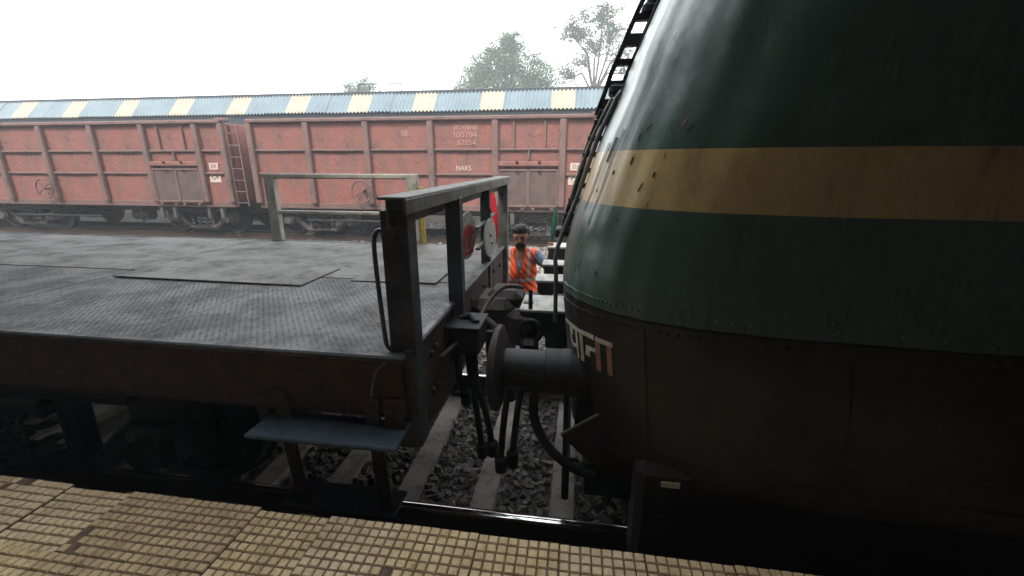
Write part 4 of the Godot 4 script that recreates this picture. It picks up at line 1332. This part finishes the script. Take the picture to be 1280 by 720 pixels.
# surface nets over lo..hi
func nets(g: G, f: Callable, lo: Vector3, hi: Vector3, c: float):
	var n := Vector3i(((hi - lo) / c).ceil()) + Vector3i.ONE
	var val := PackedFloat32Array(); val.resize(n.x * n.y * n.z)
	var sx := 1
	var sy := n.x
	var sz := n.x * n.y
	# coarse pass first: skip blocks that lie far from the surface
	var B := 4
	val.fill(1.0)
	for bz in range(0, n.z, B):
		for by in range(0, n.y, B):
			for bx in range(0, n.x, B):
				var cc := lo + (Vector3(bx, by, bz) + Vector3.ONE * (B - 1) * .5) * c
				var dc: float = f.call(cc)
				if abs(dc) > c * B * 1.3 + .03:
					if dc < 0:
						for z in range(bz, min(bz + B, n.z)):
							for y in range(by, min(by + B, n.y)):
								for x in range(bx, min(bx + B, n.x)): val[x + y * sy + z * sz] = dc
					continue
				for z in range(bz, min(bz + B, n.z)):
					for y in range(by, min(by + B, n.y)):
						for x in range(bx, min(bx + B, n.x)):
							val[x + y * sy + z * sz] = f.call(lo + Vector3(x, y, z) * c)
	var vert := {}
	var off := [0, sx, sy, sx + sy, sz, sx + sz, sy + sz, sx + sy + sz]
	for z in n.z - 1:
		for y in n.y - 1:
			for x in n.x - 1:
				var i := x + y * sy + z * sz
				var m := 0
				for k in 8:
					if val[i + off[k]] < 0: m |= 1 << k
				if m == 0 or m == 255: continue
				var s := Vector3.ZERO
				var cnt := 0
				for e in [[0, 1], [2, 3], [4, 5], [6, 7], [0, 2], [1, 3], [4, 6], [5, 7], [0, 4], [1, 5], [2, 6], [3, 7]]:
					var va := val[i + off[e[0]]]
					var vb := val[i + off[e[1]]]
					if (va < 0) == (vb < 0): continue
					var t := va / (va - vb)
					var pa := Vector3(e[0] & 1, (e[0] >> 1) & 1, (e[0] >> 2) & 1)
					var pb := Vector3(e[1] & 1, (e[1] >> 1) & 1, (e[1] >> 2) & 1)
					s += pa.lerp(pb, t); cnt += 1
				vert[i] = lo + (Vector3(x, y, z) + s / cnt) * c
	var nrm := {}
	var h := c * .5
	for i in vert:
		var p: Vector3 = vert[i]
		nrm[i] = Vector3(f.call(p + Vector3(h, 0, 0)) - f.call(p - Vector3(h, 0, 0)), f.call(p + Vector3(0, h, 0)) - f.call(p - Vector3(0, h, 0)), f.call(p + Vector3(0, 0, h)) - f.call(p - Vector3(0, 0, h))).normalized()
	for z in range(1, n.z - 1):
		for y in range(1, n.y - 1):
			for x in range(1, n.x - 1):
				var i := x + y * sy + z * sz
				var a := val[i] < 0
				for ax in 3:
					var st: int = [sx, sy, sz][ax]
					if a == (val[i + st] < 0): continue
					var u: int = [sy, sz, sx][ax]
					var v: int = [sz, sx, sy][ax]
					var q := [i, i - u, i - u - v, i - v]
					var ok := true
					for k in q:
						if not vert.has(k): ok = false
					if not ok: continue
					g.tri(vert[q[0]], vert[q[1]], vert[q[2]], nrm[q[0]], nrm[q[1]], nrm[q[2]])
					g.tri(vert[q[0]], vert[q[2]], vert[q[3]], nrm[q[0]], nrm[q[2]], nrm[q[3]])

func railwayman():
	var root := Vector3(-.60, -.27, -4.66)
	var p := thing("person", "bearded man in orange reflective vest standing between the wagon and the locomotive, arms out", "person", root)
	# joints, local to the feet; he faces the platform (+z), head bent a little
	var hip := Vector3(0, .84, 0)
	var chest := Vector3(.01, 1.14, .02)
	var neck := Vector3(.01, 1.335, .03)
	var head := Vector3(.02, 1.505, .075)
	var shl := Vector3(-.165, 1.285, .02)   # his right arm, on the left in the picture
	var shr := Vector3(.165, 1.285, .02)
	var ell := Vector3(-.345, 1.20, .10)
	var elr := Vector3(.335, 1.20, .12)
	var wrl := Vector3(-.235, 1.36, .26)
	var wrr := Vector3(.355, 1.40, .26)
	# skin: head, neck, forearms and hands are one surface that runs on under the clothes
	var skin_b := [[Vector3(.01, .95, .0), chest, .115, .125], [chest, Vector3(.01, 1.26, .02), .125, .10], [shl, shr, .055, .055], [neck - UP * .08, head - UP * .08, .056, .054],
		[shl, ell, .046, .038], [ell, wrl, .036, .026], [shr, elr, .046, .038], [elr, wrr, .036, .026],
		[hip + Vector3(-.09, 0, 0), Vector3(-.11, .45, .02), .075, .05], [Vector3(-.11, .45, .02), Vector3(-.11, .08, -.02), .05, .035], [hip + Vector3(.09, 0, 0), Vector3(.11, .45, .02), .075, .05], [Vector3(.11, .45, .02), Vector3(.11, .08, -.02), .05, .035], [Vector3(-.07, .86, 0), Vector3(.07, .86, 0), .1, .1]]
	var body := G.new()
	nets(body, blend(skin_b, .04), Vector3(-.46, 0.0, -.2), Vector3(.5, 1.44, .38), .016)
	# head: cranium, jaw, nose, brow, ears
	var hb := Basis.from_euler(Vector3(.16, -.05, .03))
	var H := func(v: Vector3) -> Vector3: return head + hb * v
	var head_b := [[H.call(Vector3(0, .02, -.02)), H.call(Vector3(0, .035, .012)), .083, .079], [H.call(Vector3(0, -.02, .02)), H.call(Vector3(0, -.078, .045)), .066, .038],
		[H.call(Vector3(-.03, -.055, .035)), H.call(Vector3(.03, -.055, .035)), .036, .036], [H.call(Vector3(0, -.12, -.02)), H.call(Vector3(0, -.04, -.02)), .05, .055],
		[H.call(Vector3(-.034, .022, .074)), H.call(Vector3(.034, .022, .074)), .013, .013]]
	var fh := func(q: Vector3) -> float:
		var d: float = blend(head_b, .03).call(q)
		for e in [[H.call(Vector3(0, .012, .09)), H.call(Vector3(0, -.022, .108)), .008, .0125], [H.call(Vector3(-.011, -.026, .096)), H.call(Vector3(.011, -.026, .096)), .009, .009],
			[H.call(Vector3(-.078, .01, -.005)), H.call(Vector3(-.078, -.03, -.0)), .013, .009], [H.call(Vector3(.078, .01, -.005)), H.call(Vector3(.078, -.03, -.0)), .013, .009]]:
			var s := seg_d(q, e)
			var k := .012
			var h: float = clamp(.5 + .5 * (d - s) / k, 0.0, 1.0)
			d = lerp(d, s, h) - k * h * (1 - h)
		for s in [-1, 1]:   # eye sockets
			var e: float = .014 - q.distance_to(H.call(Vector3(.031 * s, .004, .094)))
			var k := .01
			var h: float = clamp(.5 - .5 * (d - e) / k, 0.0, 1.0)
			d = lerp(d, e, h) + k * h * (1 - h)
		return d
	nets(body, fh, head - Vector3(.12, .16, .13), head + Vector3(.12, .13, .15), .006)
	# hands closed round the flag sticks: palm, four bent fingers, thumb
	for sd in [[wrl, -1.0], [wrr, 1.0]]:
		var w: Vector3 = sd[0]
		var s: float = sd[1]
		var hbones := [[w + Vector3(0, -.01, 0), w + Vector3(.0, .03, .02), .026, .03], [w + Vector3(-.012, .04, .02), w + Vector3(.012, .06, .03), .026, .024]]
		for k in 4:
			var y := .018 + k * .019
			var ln: float = [.9, 1.0, .97, .8][3 - k]
			var a := w + Vector3(.018 * s, y + .01, .035)
			var b := w + Vector3(.006 * s, y + .012, .035 + .034 * ln)
			var c := w + Vector3(-.022 * s * ln, y + .008, .06 * ln)
			var d := w + Vector3(-.026 * s * ln, y + .004, .036)
			hbones.append([a, b, .0095, .009]); hbones.append([b, c, .009, .0085]); hbones.append([c, d, .0085, .0075])
		hbones.append([w + Vector3(-.012 * s, .02, .03), w + Vector3(-.036 * s, .055, .045), .012, .01])
		hbones.append([w + Vector3(-.036 * s, .055, .045), w + Vector3(-.024 * s, .085, .062), .01, .0085])
		nets(body, blend(hbones, .008), w - Vector3(.07, .05, .06), w + Vector3(.07, .13, .12), .0055)
	obj("body", body, M.skin, p)
	# clothes
	var sh_b := [[Vector3(.0, .80, 0), chest, .135, .14], [chest, Vector3(.01, 1.25, .02), .14, .11], [shl, shr, .068, .068], [shl, ell, .062, .055], [shr, elr, .062, .055], [ell, ell.lerp(wrl, .3), .055, .05], [elr, elr.lerp(wrr, .3), .055, .05], [Vector3(-.08, .84, 0), Vector3(.08, .84, 0), .115, .115]]
	var fs := blend(sh_b, .045)
	var shirt := G.new()
	nets(shirt, func(q: Vector3) -> float:
		var d: float = fs.call(q) + .004 * sin(q.x * 90 + q.y * 40) * sin(q.y * 70)
		d = max(d, q.y - 1.345)
		# open collar
		d = max(d, -(max(abs(q.x - .01) - .05 * clamp((q.y - 1.2) / .12, 0, 1), -(q.z - .06))))
		return max(d, .78 - q.y), Vector3(-.46, .74, -.2), Vector3(.5, 1.42, .4), .014)
	obj("shirt", shirt, M.shirt, p)
	var vb := [[Vector3(.0, .80, 0), chest, .165, .172], [chest, Vector3(.01, 1.26, .02), .172, .128], [shl * Vector3(.8, 1, 1) , shr * Vector3(.8, 1, 1), .084, .084], [Vector3(-.07, .84, 0), Vector3(.07, .84, 0), .15, .15]]
	var fv := blend(vb, .05)
	var vest_f := func(q: Vector3) -> float:
		var d: float = fv.call(q) + .009 * sin(q.x * 60 + q.y * 25) * sin(q.y * 50 + q.x * 30)
		d = max(d, abs(q.x - .005) - .205)
		d = max(d, q.y - 1.372)
		# V neck, down to a narrow open front
		var half: float = .007 + .055 * clamp((q.y - 1.10) / .23, 0.0, 1.0)
		d = max(d, -max(abs(q.x - .012) - half, -(q.z - .05)))
		return max(d, .76 - q.y)
	var vest := G.new()
	nets(vest, vest_f, Vector3(-.24, .72, -.22), Vector3(.24, 1.42, .26), .011)
	var vo := obj("vest", vest, M.vest, p)
	var tape := G.new()
	nets(tape, func(q: Vector3) -> float:
		var d: float = vest_f.call(q) - .004
		var e: float = max(abs(q.y - 1.04) - .021, -1.0)
		for s in [-1, 1]: e = min(e, max(abs(q.x - .01 - .105 * s) - .018, 1.04 - q.y))
		return max(d, e), Vector3(-.24, .94, -.22), Vector3(.24, 1.42, .26), .011)
	obj("reflective_tape", tape, M.strip, vo)
	var tr_b := [[hip + Vector3(-.08, 0, 0), Vector3(-.11, .45, .02), .1, .075], [Vector3(-.11, .45, .02), Vector3(-.11, .06, -.02), .075, .062], [hip + Vector3(.08, 0, 0), Vector3(.11, .45, .02), .1, .075], [Vector3(.11, .45, .02), Vector3(.11, .06, -.02), .075, .062], [Vector3(-.07, .84, 0), Vector3(.07, .84, 0), .11, .11]]
	var tr := G.new()
	nets(tr, blend(tr_b, .03), Vector3(-.24, .0, -.18), Vector3(.24, 1.0, .2), .016)
	obj("trousers", tr, M.trousers, p)
	for s in [-1, 1]:
		var sh := G.new()
		nets(sh, blend([[Vector3(.11 * s, .04, -.06), Vector3(.12 * s, .035, .12), .045, .038], [Vector3(.11 * s, .07, -.03), Vector3(.11 * s, .11, -.02), .045, .045]], .03), Vector3(.11 * s - .08, -.02, -.14), Vector3(.11 * s + .09, .17, .2), .012)
		obj("shoe", sh, M.rubber, p)
	# hair, beard, moustache, brows, eyes
	var hair := G.new()
	var hf := blend([[H.call(Vector3(0, .035, -.035)), H.call(Vector3(0, .05, .0)), .092, .087], [H.call(Vector3(-.03, .085, .035)), H.call(Vector3(.035, .09, .03)), .046, .046], [H.call(Vector3(0, .02, -.05)), H.call(Vector3(0, -.04, -.05)), .08, .06]], .03)
	nets(hair, func(q: Vector3) -> float:
		var l: Vector3 = hb.transposed() * (q - head)
		var d: float = hf.call(q) + .005 * sin(l.x * 160 + l.y * 60) * sin(l.z * 150 + l.x * 70)
		# hairline: nothing on the face or over the ears' front
		var face: float = min(l.z - .018 + .25 * max(0.0, abs(l.x) - .05), .052 - l.y + .0)
		return max(d, face * .8), head - Vector3(.13, .12, .16), head + Vector3(.13, .17, .13), .007)
	obj("hair", hair, M.hair, p)
	var beard := G.new()
	var bfn := blend([[H.call(Vector3(-.058, -.035, .022)), H.call(Vector3(-.03, -.082, .05)), .02, .026], [H.call(Vector3(.058, -.035, .022)), H.call(Vector3(.03, -.082, .05)), .02, .026], [H.call(Vector3(-.03, -.088, .055)), H.call(Vector3(.03, -.088, .055)), .029, .029], [H.call(Vector3(-.032, -.058, .082)), H.call(Vector3(0, -.043, .094)), .008, .009], [H.call(Vector3(.032, -.058, .082)), H.call(Vector3(0, -.043, .094)), .008, .009], [H.call(Vector3(-.035, -.06, .078)), H.call(Vector3(-.03, -.085, .074)), .012, .014], [H.call(Vector3(.035, -.06, .078)), H.call(Vector3(.03, -.085, .074)), .012, .014], [H.call(Vector3(-.068, .0, .0)), H.call(Vector3(-.062, -.045, .02)), .014, .018], [H.call(Vector3(.068, .0, .0)), H.call(Vector3(.062, -.045, .02)), .014, .018]], .012)
	nets(beard, func(q: Vector3) -> float: return bfn.call(q) + .002 * sin(q.x * 300) * sin(q.y * 280), head - Vector3(.12, .16, .08), head + Vector3(.12, .03, .14), .006)
	obj("beard", beard, M.hair, p)
	for s in [-1, 1]:
		var ey := G.new()
		ey.lathe([Vector2(0, .011), Vector2(.005, .0098), Vector2(.009, .006), Vector2(.011, 0), Vector2(.009, -.006), Vector2(0, -.011)], Transform3D(hb * Basis(Vector3.RIGHT, PI / 2), H.call(Vector3(.031 * s, .002, .074))), 12)
		var lid := G.new(); lid.tube(hose([H.call(Vector3(.017 * s, .004, .083)), H.call(Vector3(.031 * s, .0085, .0855)), H.call(Vector3(.046 * s, .003, .080))]), .0055, 6)
		obj("eyelid", lid, M.skin, p)
		var eo := obj("eye", ey, M.eye_white, p)
		var ir := G.new(); ir.lathe([Vector2(0, .0022), Vector2(.004, .0014), Vector2(.0055, 0)], Transform3D(hb * Basis(Vector3.RIGHT, PI / 2 + .12), H.call(Vector3(.031 * s, .000, .0838))), 10)
		obj("iris", ir, M.eye_dark, eo)
		var bw := G.new(); bw.tube(hose([H.call(Vector3(.012 * s, .017, .092)), H.call(Vector3(.032 * s, .022, .089)), H.call(Vector3(.052 * s, .016, .075))]), .0048, 6)
		obj("eyebrow", bw, M.hair, p)
	var lp := G.new(); lp.tube(hose([H.call(Vector3(-.02, -.064, .083)), H.call(Vector3(0, -.062, .09)), H.call(Vector3(.02, -.064, .083))]), .0055, 6)
	obj("lips", lp, M.lip, p)
	# flags
	var hand_l := root + wrl + Vector3(-.004, .05, .045)
	var hand_r := root + wrr + Vector3(.004, .05, .045)
	flag("signal_flag", "red signal flag held up by the man behind the railing post", hand_l, Vector3(.0, .62, .06), M.red_cloth, .12, .56, 5)
	flag("signal_flag", "green rolled signal flag held up by the man beside the foot plates", hand_r, Vector3(.05, .40, .02), M.green_cloth, .052, .36, 9)

func flag(called: String, label: String, hand: Vector3, dir: Vector3, m, wide: float, length: float, sd: int):
	var f := thing(called, label, "flag", hand)
	var y := dir.normalized()
	var x := y.cross(Vector3.BACK).normalized()
	var z := x.cross(y)
	var xf := Transform3D(Basis(x, y, z), Vector3.ZERO)
	var s := G.new(); s.tube([xf * Vector3(0, -.10, 0), xf * Vector3(0, length + .05, 0)], .007, 6)
	obj("stick", s, M.bark, f)
	# furled cloth: a folded roll that swells and tapers
	var r := RandomNumberGenerator.new(); r.seed = sd
	var rows := []
	for i in 25:
		var t := i / 24.0
		var prof: float = pow(sin(PI * pow(t, .75) * .93 + .12), .8) * wide * .5
		var line := []
		for k in 19:
			var a := TAU * k / 18
			var fold := 1.0 + .28 * sin(a * 3 + t * 2.0 + sd) + .12 * sin(a * 7 - t * 5)
			line.append(xf * (Vector3(cos(a) * prof * fold, .05 + t * length, sin(a) * prof * .75 * fold)))
		rows.append(line)
	var g := G.new(); g.grid(rows)
	obj("cloth", g, m, f)
